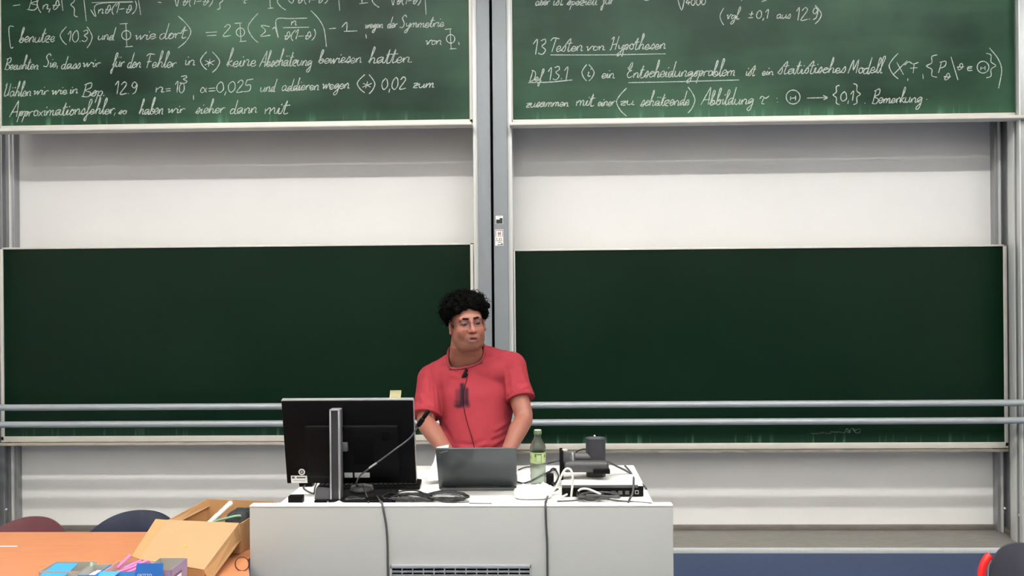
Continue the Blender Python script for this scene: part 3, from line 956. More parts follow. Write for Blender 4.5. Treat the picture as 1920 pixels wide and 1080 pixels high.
def text_mesh(name, body, size, M, material, parent, extrude=0.0004, align='LEFT'):
    cu = bpy.data.curves.new(name, 'FONT')
    cu.body = body; cu.size = size; cu.extrude = extrude; cu.align_x = align
    ob = bpy.data.objects.new(name, cu)
    COL.objects.link(ob)
    dg = bpy.context.evaluated_depsgraph_get()
    me = bpy.data.meshes.new_from_object(ob.evaluated_get(dg))
    bpy.data.objects.remove(ob)
    me.transform(M)
    return link_mesh(name, me, material, parent)


TM = LT @ Matrix.Translation((-lw / 2 + 0.016, -0.0083, 0.196)) @ Matrix.Rotation(math.radians(90), 4, 'X') @ Matrix.Rotation(math.radians(22), 4, 'Z')
text_mesh('lettering', 'ThinkPad', 0.0095, TM, mat('lid_lettering', (150, 148, 148), 0.4), lid)
dot = MB(); dot.ellipsoid(TM @ Vector((0.015, 0.0085, 0.0004)), (0.0018, 0.001, 0.0018)); dot.build('logo_dot', mat('logo_red', (170, 70, 60), 0.4), lid)

# booklet of white paper curling up beside the laptop
pp = [(803, 902, 3.93), (800, 893, 3.97), (806, 880, 4.0), (813, 866, 4.02), (817, 851, 4.03), (818.5, 838, 4.04)]
vs = []
for a, b_, Y in pp:
    p = W(a, b_, Y); vs += [p, Vector((p.x + 0.012 + (0.10 if b_ > 885 else 0.035), p.y + 0.05, max(p.z + 0.002, DZ + 0.003)))]
ps = MB().add([(v.x, v.y, max(v.z, DZ + 0.002)) for v in vs], [(2 * i, 2 * i + 1, 2 * i + 3, 2 * i + 2) for i in range(len(pp) - 1)])
ps.add([(v.x + 0.001, v.y + 0.001, max(v.z - 0.0008, DZ + 0.001)) for v in vs], [(2 * i, 2 * i + 2, 2 * i + 3, 2 * i + 1) for i in range(len(pp) - 1)])
single('paper_sheet', ps, M_paper, 'white sheet of paper curling up at the left side of the laptop', 'paper')
ps2 = MB()
c0, c1 = WZ(782, 872, DZ), WZ(812, 895, DZ)
ps2.box(-0.07, 0.07, -0.06, 0.06, 0.0005, 0.0022, 0, Matrix.Translation((W(795, 880, 4.1).x, 4.13, DZ)) @ Matrix.Rotation(0.2, 4, 'Z'))
single('paper_sheet', ps2, M_paper, 'white sheet lying flat on the desk between monitor and laptop', 'paper')

# ------------------------------------------------------------------ water bottle
bp_ = WZ(1009, 910, DZ)
bot = thing('water_bottle', (bp_.x, bp_.y, DZ), 'clear plastic water bottle with green label and green cap', 'bottle')
ro = [(0.0, 0.002), (0.022, 0.001), (0.030, 0.004), (0.0325, 0.014), (0.031, 0.03), (0.0325, 0.04), (0.0308, 0.05), (0.0325, 0.062), (0.0318, 0.075), (0.0338, 0.084),
      (0.0338, 0.092), (0.0318, 0.095), (0.0318, 0.14), (0.033, 0.145), (0.0325, 0.158), (0.029, 0.172), (0.022, 0.186), (0.0155, 0.196), (0.0135, 0.203), (0.0135, 0.208), (0.0155, 0.209), (0.0155, 0.2115), (0.0125, 0.2125), (0.0125, 0.222)]
ri = [(max(r - 0.0009, 0.0), h + (0.001 if i < 3 else 0)) for i, (r, h) in enumerate(ro)][::-1]
M_pet = mat('clear_bottle_plastic', (214, 222, 214), 0.12, trans=1.0)
M_pet.node_tree.nodes['Principled BSDF'].inputs['IOR'].default_value = 1.38
MB().lathe(ro + ri, bot.location, 40, cap=False).build('body', M_pet, bot, angle=60)
lb = MB(); lb.lathe([(0.0323, 0.0955), (0.0326, 0.097), (0.0326, 0.138), (0.0323, 0.1395)], bot.location, 40, cap=False)
lab = lb.build('label', mat('green_bottle_label', (186, 196, 146), 0.5, rgb2=(160, 176, 116), vscale=30), bot)


def curved_patch(a0, a1, z0, z1, r, rgb, nm):
    vs, fs, n = [], [], 8
    for i in range(n + 1):
        a = a0 + (a1 - a0) * i / n
        for z in (z0, z1):
            vs.append((bp_.x + r * math.sin(a), bp_.y - r * math.cos(a), DZ + z))
    fs = [(2 * i, 2 * i + 2, 2 * i + 3, 2 * i + 1) for i in range(n)]
    MB().add(vs, fs).build(nm, mat('label_print_%d_%d_%d' % rgb, rgb, 0.5), lab)


curved_patch(-0.45, 0.55, 0.101, 0.137, 0.0329, (142, 166, 110), 'label_field')
curved_patch(-0.40, 0.50, 0.1325, 0.1355, 0.0331, (62, 92, 58), 'label_bar')
curved_patch(-0.40, -0.22, 0.122, 0.1325, 0.0331, (62, 92, 58), 'label_bar')
curved_patch(-0.1, 0.40, 0.104, 0.128, 0.0331, (176, 192, 140), 'label_panel')
curved_patch(0.62, 0.70, 0.100, 0.137, 0.0331, (228, 236, 206), 'label_stripe')
curved_patch(0.85, 1.2, 0.118, 0.132, 0.0331, (92, 128, 78), 'label_mark')
curved_patch(-1.3, -0.9, 0.112, 0.128, 0.0331, (120, 160, 92), 'label_mark')
cp = MB(); cp.lathe([(0.0158, 0.2125), (0.0162, 0.214), (0.0162, 0.227), (0.015, 0.2295), (0.0, 0.2298)], bot.location, 28, cap=False)
cp.build('cap', mat('green_cap', (92, 112, 80), 0.45), bot)
ct = MB(); ct.lathe([(0.0148, 0.2294), (0.0145, 0.2304), (0.0, 0.2306)], bot.location, 28, cap=False); ct.build('cap_top', mat('cap_top_pale', (206, 228, 188), 0.4), bot)

# ------------------------------------------------------------------ crumpled white bag in front of the bottle
rg = random.Random(3)
bm = bmesh.new()
bmesh.ops.create_icosphere(bm, subdivisions=4, radius=1.0)
ba0, ba1 = W(963, 935, 3.66).x, W(1036, 935, 3.66).x
bcx, bcy = (ba0 + ba1) / 2, 3.715
for v in bm.verts:
    p = v.co.copy()
    n1 = mnoise.noise(p * 2.2 + Vector((4, 1, 7))) * 0.5 + abs(mnoise.noise(p * 4.5)) * 0.5 - 0.12
    sx = math.copysign(abs(p.x) ** 0.6, p.x); sy = math.copysign(abs(p.y) ** 0.6, p.y); sz = math.copysign(abs(p.z) ** 0.7, p.z)
    z = (0.017 + 0.017 * sz) * (1 + 1.1 * n1) * (0.45 + 0.75 * (sy * 0.5 + 0.5))
    v.co = Vector((bcx + sx * 0.074 * (1 + 0.18 * n1), bcy + sy * 0.075 * (1 + 0.2 * n1), DZ + max(z, 0.0)))
bm.verts.index_update()
bag = MB().add([v.co for v in bm.verts], [[v.index for v in f.verts] for f in bm.faces]); bm.free()
bt = thing('paper_bag', (bcx, bcy, DZ), 'crumpled white bag with faint grey print lying before the bottle', 'bag')
bag.build('body', mat('white_bag', (238, 238, 235), 0.6, bump=0.3, bscale=25), bt, angle=80)


def drape(pixels, Y0, width, parent, name, material, lift=0.0006):
    """thin printed strokes laid on the bag by casting onto it"""
    from mathutils.bvhtree import BVHTree
    tree = BVHTree.FromPolygons([Vector(p) for p in bag.v], bag.f)
    mb = MB()
    for st in pixels:
        pts = []
        for a, b_ in st:
            d = (W(a, b_, 3.7) - Vector((0, 0, CAMZ))).normalized()
            h = tree.ray_cast(Vector((0, 0, CAMZ)), d)
            if h[0] is not None: pts.append(h[0] - d * lift)
        if len(pts) > 1: mb.tube(pts, width, 5)
    if mb.v: mb.build(name, material, parent)


M_print = mat('grey_bag_print', (168, 168, 166), 0.7)
drape([[(976, 934), (997, 935)], [(976, 934), (976, 943)], [(997, 935), (997, 943)], [(979, 942), (983, 938)], [(985, 942), (991, 937)], [(988, 939), (994, 937)],
       [(1000, 937), (1018, 938)], [(1018, 938), (1018, 943)]], 3.7, 0.0006, bt, 'printed_lines', M_print)
drape([[(982.5, 923.5), (986.5, 923.5)]], 3.7, 0.0016, bt, 'printed_dot', M_print)

# ------------------------------------------------------------------ rack unit with document camera on it
u0, u1 = WZ(1054, 931, DZ), WZ(1207, 931, DZ)
UY = 3.70
ru = thing('media_switch', ((u0.x + u1.x) / 2, UY + 0.11, DZ), 'flat white topped media box with a black socket front on the desk', 'device')
RM = Matrix.Identity(4)
ux0, ux1 = W(1054, 925, UY).x, W(1206, 925, UY).x
uh = 0.046
MB().box(ux0, ux1, UY + 0.004, UY + 0.24, DZ + 0.003, DZ + uh, 0.003).build('case', M_desktop, ru)
MB().box(ux0 - 0.001, ux1 + 0.001, UY, UY + 0.006, DZ + 0.002, DZ + uh - 0.004, 0.001).build('socket_panel', M_black, ru)
MB().box(ux0 - 0.001, ux1 - 0.02, UY - 0.002, UY + 0.004, DZ + uh - 0.010, DZ + uh + 0.001, 0.001).build('panel_lip', M_grey, ru)
px_ = W(1194, 922, UY).x
so = MB(); so.box(px_ - 0.007, px_ + 0.007, UY - 0.0025, UY + 0.001, DZ + 0.012, DZ + 0.026); so.build('socket', M_silver, ru)
MB().box(px_ - 0.0045, px_ + 0.0045, UY - 0.0035, UY + 0.001, DZ + 0.0145, DZ + 0.0235).build('socket_hole', M_dark, ru)
for a in (1150, 1163, 1176):
    xx = W(a, 922, UY).x
    MB().box(xx - 0.008, xx + 0.008, UY - 0.002, UY + 0.001, DZ + 0.010, DZ + 0.024, 0.001).build('socket', M_grey, ru)
for a, b_ in ((ux0 + .02, UY + .02), (ux1 - .03, UY + .02), (ux0 + .02, UY + .2), (ux1 - .03, UY + .2)):
    MB().box(a, a + .012, b_, b_ + .012, DZ, DZ + .004).build('foot', M_black, ru)

# document camera folded down
ZC = DZ + uh
YC = 3.80
dc = thing('document_camera', (W(1100, 880, YC).x, YC + 0.05, ZC), 'folded black document camera standing on the white topped media box', 'camera')
a0, a1 = W(1056, 880, YC).x, W(1142, 880, YC).x
zc0, zc1 = max(W(1100, 887, YC).z, ZC + 0.004), W(1100, 866, YC).z
bar = MB()
zm, rr = (zc0 + zc1) / 2, (zc1 - zc0) / 2
bar.box(a0, a1, YC, YC + 0.055, zc0, zc1, 0.016, seg=4)
bar.build('head_bar', mat('document_camera_grey', (62, 62, 64), 0.45, var=0.08), dc)
MB().box(W(1112, 880, YC).x, W(1143.5, 880, YC).x, YC - 0.012, YC + 0.03, zc0 - 0.002, zc0 + 0.016, 0.003).build('lens_housing', M_black, dc)
MB().box(W(1049.5, 870, YC).x, W(1056, 870, YC).x, YC - 0.004, YC + 0.07, ZC + 0.001, W(1056, 845, YC).z, 0.003).build('hinge_plate', M_black, dc)
MB().box(W(1053, 860, YC + .02).x, W(1067, 860, YC + .02).x, YC + 0.02, YC + 0.05, zm, W(1060, 846, YC + .02).z, 0.004).build('arm_block', M_grey, dc)
MB().box(W(1054, 846, YC + .02).x, W(1064, 846, YC + .02).x, YC + 0.022, YC + 0.048, W(1060, 846.5, YC + .02).z, W(1060, 843.5, YC + .02).z, 0.001).build('block_cap', mat('beige_cap', (186, 186, 160), 0.5), dc)
MB().box(W(1072, 860, YC + .03).x, W(1076, 860, YC + .03).x, YC + 0.025, YC + 0.05, zm, W(1074, 849, YC + .03).z, 0.002).build('steel_arm', M_silver, dc)
MB().tube([Vector((W(1078, 858, YC + .07).x, YC + 0.07, W(1078, 857, YC + .07).z)), Vector((W(1112, 858, YC + .07).x, YC + 0.07, W(1112, 857, YC + .07).z))], 0.018, 20).build('arm', M_grey, dc)
# upright rounded lamp head
hx0, hx1 = W(1098.5, 840, YC + .09).x, W(1135, 840, YC + .09).x
hz = W(1117, 824, YC + .05).z
outl = []
for k in range(40):
    a = 2 * math.pi * k / 40
    ca, sa = math.cos(a), math.sin(a)
    outl.append(((hx0 + hx1) / 2 + (hx1 - hx0) / 2 * math.copysign(abs(ca) ** 0.6, ca), YC + 0.09 + 0.04 * math.copysign(abs(sa) ** 0.6, sa)))
MB().prism(outl, 'z', ZC, hz).build('upright_head', mat('document_camera_black', (46, 46, 50), 0.5, var=0.06), dc)
dt = MB(); dt.lathe([(0.029, -0.001), (0.028, 0.0012), (0.0, 0.0014)], ((hx0 + hx1) / 2, YC + 0.087, hz), 32, cap=False); dt.build('top_dial', M_grey, dc)
dt = MB(); dt.ellipsoid(((hx0 + hx1) / 2 - 0.002, YC + 0.122, hz + 0.003), (0.0042, 0.0042, 0.004)); dt.build('white_button', M_paper, dc)

# little black power brick between bottle and document camera, black adapter on the left
bb = W(1031, 890, 3.93)
single('power_adapter', MB().box(bb.x - 0.016, bb.x + 0.016, 3.90, 3.95, DZ, DZ + 0.046, 0.004), M_black, 'small upright black power adapter right of the bottle', 'adapter')
a0, a1 = WZ(538, 945.5, DZ), WZ(564.5, 945.5, DZ)
single('power_adapter', MB().box(a0.x, a1.x, YF + 0.05, YF + 0.085, DZ, DZ + 0.027, 0.002), M_black, 'small black box at the left front corner of the desk', 'adapter')
a0 = WZ(590, 905, DZ)
single('power_adapter', MB().box(a0.x - 0.045, a0.x + 0.01, 3.9, 3.95, DZ, DZ + 0.03, 0.003), M_black, 'black adapter partly hidden under the lower left monitor corner', 'adapter')
bl = WZ(745, 942, DZ)
pl = thing('connector_plug', (bl.x - 0.01, YF + 0.075, DZ), 'small video plug with a blue shell at the desk front', 'plug')
MB().box(bl.x - 0.032, bl.x - 0.006, YF + 0.060, YF + 0.082, DZ + 0.001, DZ + 0.015, 0.003).build('body', M_black, pl)
MB().box(bl.x - 0.006, bl.x - 0.002, YF + 0.062, YF + 0.080, DZ + 0.003, DZ + 0.013, 0.001).build('blue_shell', mat('blue_plug', (92, 140, 220), 0.4), pl)
MB().box(bl.x - 0.028, bl.x - 0.010, YF + 0.0615, YF + 0.075, DZ + 0.0145, DZ + 0.017, 0.001).build('plate', M_silver, pl)
for px, py, lab_ in ((714, 932, 'short white plug beside the blue video plug'), (702, 941, 'white plug lying at the desk front edge below the microphone')):
    q = WZ(px, py, DZ)
    t = thing('connector_plug', (q.x, q.y, DZ), lab_, 'plug')
    Mq = Matrix.Translation((q.x, max(q.y, YF + 0.06), DZ)) @ Matrix.Rotation(-0.7, 4, 'Z')
    MB().box(-0.012, 0.012, -0.006, 0.006, 0.001, 0.011, 0.002, Mq).build('body', M_cablewhite, t)
    MB().box(0.012, 0.02, -0.004, 0.004, 0.002, 0.009, 0.001, Mq).build('tip', M_silver, t)

# ------------------------------------------------------------------ cables
def cable(pts, r, m, label, k=7, group='cables on the desk'):
    mb = MB().tube(catmull(pts, k), r, 8)
    return single('cable', mb, m, label, 'cable', group)


def on(px, py, dz=0.004):
    return WZ(px, py, DZ + dz)


fe = YF - 0.006
cable([on(690, 905), on(697, 915), on(706, 930, .008), on(714, 941, .01), Vector((W(716, 946, YF + .02).x, YF + 0.02, PT + 0.014)),
       Vector((W(718, 955, fe).x, fe, PT - 0.002)), W(724, 985, fe), W(726.5, 1020, fe), W(727, 1060, fe), Vector((W(727.5, 1090, fe).x, fe, 0.45)), Vector((W(727.5, 1090, fe).x, fe - .01, 0.03))],
      0.0042, M_cablegrey, 'grey cable hanging over the desk front at the left end of the grille')
cable([on(1046, 917, .02), on(1036, 922, .016), on(1028, 929, .012), on(1024, 940, .012), Vector((W(1023, 946, YF + .02).x, YF + 0.02, PT + 0.014)),
       Vector((W(1023, 955, fe).x, fe, PT - 0.002)), W(1024, 985, fe), W(1026, 1020, fe), W(1026.5, 1060, fe), Vector((W(1027, 1090, fe).x, fe, 0.45)), Vector((W(1027, 1090, fe).x, fe - .01, 0.03))],
      0.0042, M_cablegrey, 'grey cable hanging over the desk front right of the grille')


def loop(cx, cy, rx, ry, turns, seed, lift=0.004, zstep=0.006, drift=(0, 0), ph=0.0):
    """coil lying on the desk; centre and radii in pixels"""
    r_ = random.Random(seed)
    pts = []
    n = int(turns * 10)
    for i in range(n + 1):
        a = ph + 2 * math.pi * i / 10
        k = i / 10
        jx, jy = r_.uniform(.85, 1.12), r_.uniform(.8, 1.12)
        p = on(cx + drift[0] * k + rx * jx * math.cos(a), cy + drift[1] * k + ry * jy * math.sin(a), lift + zstep * k * 0.6 + r_.uniform(0, .004))
        p.y = max(p.y, YF + 0.06)
        pts.append(p)
    return pts


cable(loop(838, 931, 37, 9, 4.2, 1), 0.0043, M_cable, 'large oval black cable coil below the laptop')
cable(loop(788, 933, 30, 8, 4.0, 2, drift=(-6, 0)), 0.0040, M_cable, 'tangled black cable coil between the plugs and the oval coil')
cable([on(740, 925), on(760, 920, .008), on(785, 921, .012), on(810, 934, .012), on(842, 943), on(880, 942)], 0.0032, M_cable, 'black cable crossing the coils below the laptop')
cable([on(880, 944), on(900, 944.5), on(922, 944.5)], 0.0025, M_cable, 'thin black cable end lying along the desk front edge')
cable(loop(1107, 926, 24, 12, 4.4, 4, lift=0.006), 0.0043, M_cable, 'round black cable coil in front of the media box')
cable(loop(1125, 930, 38, 9, 3.2, 8, lift=0.012, ph=1.0), 0.0036, M_cablegrey, 'wide dark grey cable coil in front of the media box')
cable([on(1045, 940), on(1080, 938, .01), on(1115, 931, .018), on(1150, 938, .006), on(1190, 941), on(1222, 944)], 0.003, M_cablegrey, 'grey cable running to the right front corner of the desk')
wl = [on(1003, 944.5), on(1030, 940, .006), on(1052, 932, .01), on(1063, 927, .012)]
cable(wl, 0.0042, M_cablewhite, 'short white cable lying below the white loop')
Yq = 3.668
cable([on(1022, 934, .006), W(1036, 922, Yq), W(1047, 905, Yq), W(1055, 887, Yq), W(1062, 879, Yq), W(1070, 881, Yq), W(1073.5, 893, Yq), W(1073.5, 908, Yq), W(1072, 921, Yq), on(1071, 931, .006)],
      0.0045, M_cablewhite, 'white cable standing up in a tall loop beside the coil')
cable([W(1084, 921, 3.655), W(1090, 917, 3.655), W(1102, 917, 3.655), W(1118, 923, 3.655), W(1134, 931, 3.655), on(1142, 937)], 0.0042, M_cablewhite, 'white cable arching over the black coil')
cable([W(1140, 866, YC + .03), W(1156, 874, 3.9), W(1176, 884, 3.92), W(1187, 893, 3.9), W(1188, 905, 3.72), W(1186, 925, 3.68), on(1181, 935), on(1178, 943)], 0.0042, M_cablegrey, 'grey cable from the document camera down over the media box')
cable([on(1172, 873.5, .012), on(1178, 880, .012), on(1190, 895, .012), on(1206, 910, .012), on(1212, 917)], 0.004, M_cablegrey, 'grey cable along the right edge of the desk')
cable([on(972, 881), on(985, 876, .006), on(1000, 875), on(1012, 876)], 0.003, M_cable, 'thin black cable arching behind the bottle')
cable([on(965, 902), on(980, 906, .006), on(992, 903, .006), on(1004, 897, .006), on(1030, 884, .008), on(1042, 879, .008)], 0.0032, M_cable, 'black cable from the laptop passing behind the bottle')
cable(loop(1038, 893, 9, 14, 2.4, 6), 0.003, M_cable, 'small black cable tangle beside the power adapter')
cable([W(1026, 869, 4.0), W(1040, 866, 3.95), W(1049, 864, 3.86)], 0.0026, M_cable, 'thin black cable reaching the hinge plate of the document camera')
cable([W(1080, 848, YC + .1), W(1086, 844, YC + .12), W(1094, 842, YC + .12), W(1100, 842, YC + .12)], 0.003, M_cable, 'short black cable arching behind the upright camera head')
cable([on(594, 905, .02), on(590, 916, .01), on(588, 925, .006), on(575, 920, .004), on(569, 914, .004), on(573, 909, .008)], 0.003, M_cablegrey, 'grey cable curl below the lower left monitor corner')
cable([on(676, 895, .05), on(682, 915, .03), on(688, 930, .012), on(691, 943, .005)], 0.003, M_cablegrey, 'thin cable dropping from the gooseneck microphone')
cable([on(612, 944), on(628, 943, .008), on(636, 940, .014), on(642, 943, .005), on(655, 945)], 0.003, M_cablewhite, 'white cable curl at the foot of the monitor stand')
cable([on(604, 925, .02), on(610, 935, .01), on(616, 943)], 0.0026, M_silver, 'thin silver cable beside the monitor stand foot')
for i, (sx_, sy_) in enumerate(((664, 938), (735, 931), (760, 938))):
    cable(loop(sx_, sy_, 17, 6, 3.1, 20 + i), 0.0036, M_cable,
          ('small black cable coil at the foot of the microphone', 'black cable tangle beside the blue video plug', 'black cable tangle left of the coils at the desk front')[i])

# ------------------------------------------------------------------ orange table with box, chalk boxes, chairs
TZ = 0.72
TBY = WZ(150, 997.5, TZ).y
TX0, TX1, TFY = -2.75, dx0 - 0.006, 2.85
tab = thing('table', ((TX0 + TX1) / 2, (TFY + TBY) / 2, 0), 'orange table top left of the desk, carrying boxes', 'table')
MB().prism([(TX0, TFY), (-0.878, TFY), (TX1, YF - 0.01), (TX1, TBY), (TX0, TBY)], 'z', TZ - 0.028, TZ).build('table_top', M_orange, tab)
for xx in (TX0 + 0.06, TX1 - 0.06):
    for yy in (TFY + 0.06, TBY - 0.06):
        MB().tube([(xx, yy, 0.0), (xx, yy, TZ - 0.028)], 0.02, 16).build('leg', M_chrome, tab)
MB().box(TX0 + 0.06, TX1 - 0.06, TBY - 0.075, TBY - 0.045, TZ - 0.08, TZ - 0.028, 0.003).build('apron', M_grey, tab)
MB().box(TX0 + 0.06, TX1 - 0.06, TFY + 0.045, TFY + 0.075, TZ - 0.08, TZ - 0.028, 0.003).build('apron', M_grey, tab)

# cardboard box with its lid folded open towards the viewer
C_fl, C_fr, C_bl, C_br = W(313, 976, 3.62), W(449, 982, 3.62), W(388, 935.5, 3.96), W(517, 940, 3.96)
rimz = (C_fl.z + C_fr.z) / 2
cb = thing('cardboard_box', ((C_fl.x + C_br.x) / 2, 3.79, TZ), 'open brown cardboard box with its lid folded down towards the viewer', 'box')


def slab(name, a, b_, c, d, th, m, parent):
    a, b_, c, d = map(Vector, (a, b_, c, d))
    n = (b_ - a).cross(d - a).normalized() * th
    vs = [a, b_, c, d, a + n, b_ + n, c + n, d + n]
    return MB().add(vs, [(0, 1, 2, 3), (7, 6, 5, 4), (0, 4, 5, 1), (1, 5, 6, 2), (2, 6, 7, 3), (3, 7, 4, 0)]).build(name, m, parent, smooth=False)


def flo(p, z=TZ + 0.002):
    return Vector((p.x, p.y, z))


slab('front_wall', flo(C_fl), flo(C_fr), C_fr, C_fl, 0.004, M_card, cb)
slab('back_wall', flo(C_bl), flo(C_br), C_br, C_bl, 0.004, M_card, cb)
slab('left_wall', flo(C_fl), flo(C_bl), C_bl, C_fl, 0.004, M_card, cb)
slab('right_wall', flo(C_fr), flo(C_br), C_br, C_fr, 0.004, M_card, cb)
slab('bottom', flo(C_fl), flo(C_fr), flo(C_br), flo(C_bl), 0.003, M_card, cb)
f_l, f_r = WZ(262, 1050, TZ + 0.045), WZ(383, 1070, TZ + 0.045)
slab('lid', f_l, f_r, C_fr, C_fl, 0.004, M_cardin, cb)
slab('lid_left_wall', f_l, C_fl, C_fl + Vector((-0.045, 0.0, 0.004)), f_l + Vector((-0.03, 0.0, 0.012)), 0.003, M_card, cb)
slab('lid_right_wall', f_r, C_fr, flo(C_fr, TZ + 0.06) + Vector((0.01, 0, 0)), flo(f_r, TZ + 0.004) + Vector((0.02, 0, 0)), 0.003, M_card, cb)
slab('lid_front_wall', f_l, f_r, flo(f_r, TZ + 0.004), flo(f_l, TZ + 0.004), 0.003, M_card, cb)
slab('left_rim_flap', C_fl + Vector((0.004, 0, 0)), C_bl + Vector((0.004, 0, 0)), C_bl + Vector((0.014, 0, -0.03)), C_fl + Vector((0.02, 0, -0.02)), 0.003, M_card, cb)
mk = (f_l.lerp(f_r, 0.55)).lerp(C_fl.lerp(C_fr, 0.55), 0.42)
M_yel = mat('yellow_print', (206, 176, 40), 0.6)
nrm = (f_r - f_l).cross(C_fl - f_l).normalized()
mk = W(347, 1028, 3.4)
# place the mark on the lid plane
cam_o = Vector((0, 0, CAMZ)); dd = (mk - cam_o); tpl = (f_l - cam_o).dot(nrm) / dd.dot(nrm); mk = cam_o + dd * tpl
eu = (f_r - f_l).normalized(); ev = nrm.cross(eu).normalized()
mm_ = MB()
for (u0_, v0_, u1_, v1_) in ((-0.008, -0.006, -0.005, 0.012), (-0.008, -0.006, 0.0, -0.002), (0.002, -0.004, 0.005, 0.012), (0.002, 0.008, 0.011, 0.012), (0.002, -0.004, 0.011, 0.0)):
    q = [mk + eu * u + ev * v + nrm * 0.0052 for u, v in ((u0_, v0_), (u1_, v0_), (u1_, v1_), (u0_, v1_))]
    mm_.add(q, [(0, 1, 2, 3)])
mm_.build('yellow_mark', M_yel, cb, smooth=False)

# rolled paper tube and dark pouch lying in the box
r0, r1 = W(396, 978, 3.72), W(434, 942, 3.86)
r0.z = max(r0.z, TZ + 0.05)
tr = MB().tube([r0 + (r1 - r0) * t for t in (-0.45, 0, .3, .34, .55, .6, .66, .96, 1.0)], [.011, .011, .012, .0095, .0105, .0095, .0105, .0105, .006], 14)
single('paper_roll', tr, mat('rolled_white_paper', (240, 238, 230), 0.7, rgb2=(196, 188, 176), vscale=40), 'white taped paper roll sticking out of the cardboard box', 'roll')
po = MB()
pc = W(450, 985, 3.74)
bm = bmesh.new(); bmesh.ops.create_icosphere(bm, subdivisions=3, radius=1.0)
for v in bm.verts:
    k = 1 + 0.18 * mnoise.noise(v.co * 1.8)
    v.co = Vector((pc.x + v.co.x * 0.062 * k, 3.76 + v.co.y * 0.07 * k, TZ + 0.09 + v.co.z * 0.058 * k))
bm.verts.index_update()
po.add([v.co for v in bm.verts], [[v.index for v in f.verts] for f in bm.faces]); bm.free()
pt_ = thing('pouch', (pc.x, 3.76, TZ), 'dark pouch with a green trim lying in the cardboard box', 'pouch')
po.build('body', mat('black_nylon', (30, 34, 34), 0.7, bump=0.2), pt_)
MB().tube(catmull([W(401, 978, 3.70), W(412, 975, 3.70), W(424, 972, 3.69), W(440, 968, 3.69), W(452, 967, 3.69)], 5), 0.005, 8).build('green_trim', mat('green_trim', (120, 160, 130), 0.6), pt_)

# thin wire ring on the table next to the desk
wr = [W(454 + 13 * math.cos(a), 1057.5 + 13 * math.sin(a), 3.40 + 0.004 * math.sin(a)) for a in [i * 0.52 for i in range(13)]]
single('cable', MB().tube(catmull(wr, 4), 0.0022, 6), mat('dark_red_cable', (88, 44, 30), 0.5), 'thin dark cable ring on the orange table beside the desk', 'cable')
rp = WZ(4, 1024, TZ + 0.001); rp2 = WZ(30, 1025, TZ + 0.001)
single('paper_strip', MB().box(rp.x - .06, rp2.x, rp.y - 0.004, rp.y + 0.004, TZ, TZ + 0.001), M_paper, 'thin pale paper strip at the left end of the orange table', 'paper')

# chalk boxes at the near edge of the picture
def chalk_box(x0, x1, y0, y1, h, flap, label, inner, side, rot=0.0):
    t = thing('chalk_box', ((x0 + x1) / 2, (y0 + y1) / 2, TZ), label, 'box', 'chalk boxes on the orange table')
    Mx = Matrix.Translation(((x0 + x1) / 2, (y0 + y1) / 2, TZ)) @ Matrix.Rotation(rot, 4, 'Z')
    w, d = (x1 - x0) / 2, (y1 - y0) / 2
    s = 0.0015
    MB().box(-w, w, -d, d, 0.0005, 0.002, 0, Mx).build('bottom', inner, t)
    MB().box(-w, w, d - s, d, 0, h, 0, Mx).build('back_wall', inner, t)
    MB().box(-w, w, -d, -d + s, 0, h, 0, Mx).build('front_wall', side, t)
    MB().box(-w, -w + s, -d, d, 0, h, 0, Mx).build('side_wall', inner, t)
    MB().box(w - s, w, -d, d, 0, h, 0, Mx).build('side_wall', side, t)
    return t, Mx, w, d


M_cgrey = mat('grey_board_inside', (170, 166, 156), 0.85, var=0.05)
M_clilac = mat('lilac_printed_board', (148, 132, 166), 0.6, var=0.1)
M_cblue = mat('bright_blue_print', (52, 140, 216), 0.5)
M_cblue2 = mat('deep_blue_print', (22, 96, 172), 0.5)
YK = 3.17
hK = 0.095


def kx(px): return W(px, 1060, YK).x


kz = TZ + hK
yk1 = WZ(140, 1053, kz).y
t1, M1, w1, d1 = chalk_box(kx(100), kx(176), yk1 - 0.11, yk1, hK, None, 'open chalk box with one bright blue flap and a green chalk stick, leftmost of four', M_cgrey, M_cgrey, 0.0)
q0, q1 = W(82, 1079, yk1 - 0.10), W(134, 1061, yk1 - 0.09)
slab('blue_flap', (q0.x, q0.y - 0.03, kz - 0.012), (q1.x - 0.003, q0.y - 0.03, kz - 0.012), (q1.x, yk1 - 0.045, kz + 0.006), (q0.x + 0.012, yk1 - 0.045, kz + 0.006), 0.0015, M_cblue, t1)
yk2 = WZ(200, 1058, kz).y
t2, M2, w2, d2 = chalk_box(kx(180), kx(212), yk2 - 0.12, yk2, hK, None, 'narrow open chalk box holding white chalk, between the two blue flapped boxes', M_cgrey, M_cblue, 0.0)
yk3 = WZ(250, 1052, kz).y
t3, M3, w3, d3 = chalk_box(kx(216), kx(286), yk3 - 0.12, yk3, hK, None, 'open chalk box of pink chalk with bright blue front', mat('pinkish_board_inside', (206, 168, 160), 0.85), M_cblue, 0.0)
slab('blue_flap', (kx(190), yk3 - 0.185, kz - 0.03), (kx(232), yk3 - 0.185, kz - 0.03), (kx(248), yk3 - 0.118, kz - 0.001), (kx(214), yk3 - 0.118, kz - 0.001), 0.0015, M_cblue, t3)
yk4 = WZ(320, 1046, kz + 0.006).y
t4, M4, w4, d4 = chalk_box(kx(290), kx(342), yk4 - 0.14, yk4, hK + 0.006, None, 'open chalk box with deep blue lettered flap and lilac side, rightmost of the row', M_cgrey, M_clilac, 0.0)
yfl = yk4 - 0.158
fp = [W(246, 1112, yfl), W(303, 1112, yfl), W(306, 1056, yfl + 0.012), W(257, 1056, yfl + 0.012)]
fl = slab('lettered_flap', *fp, 0.0015, M_cblue2, t4)
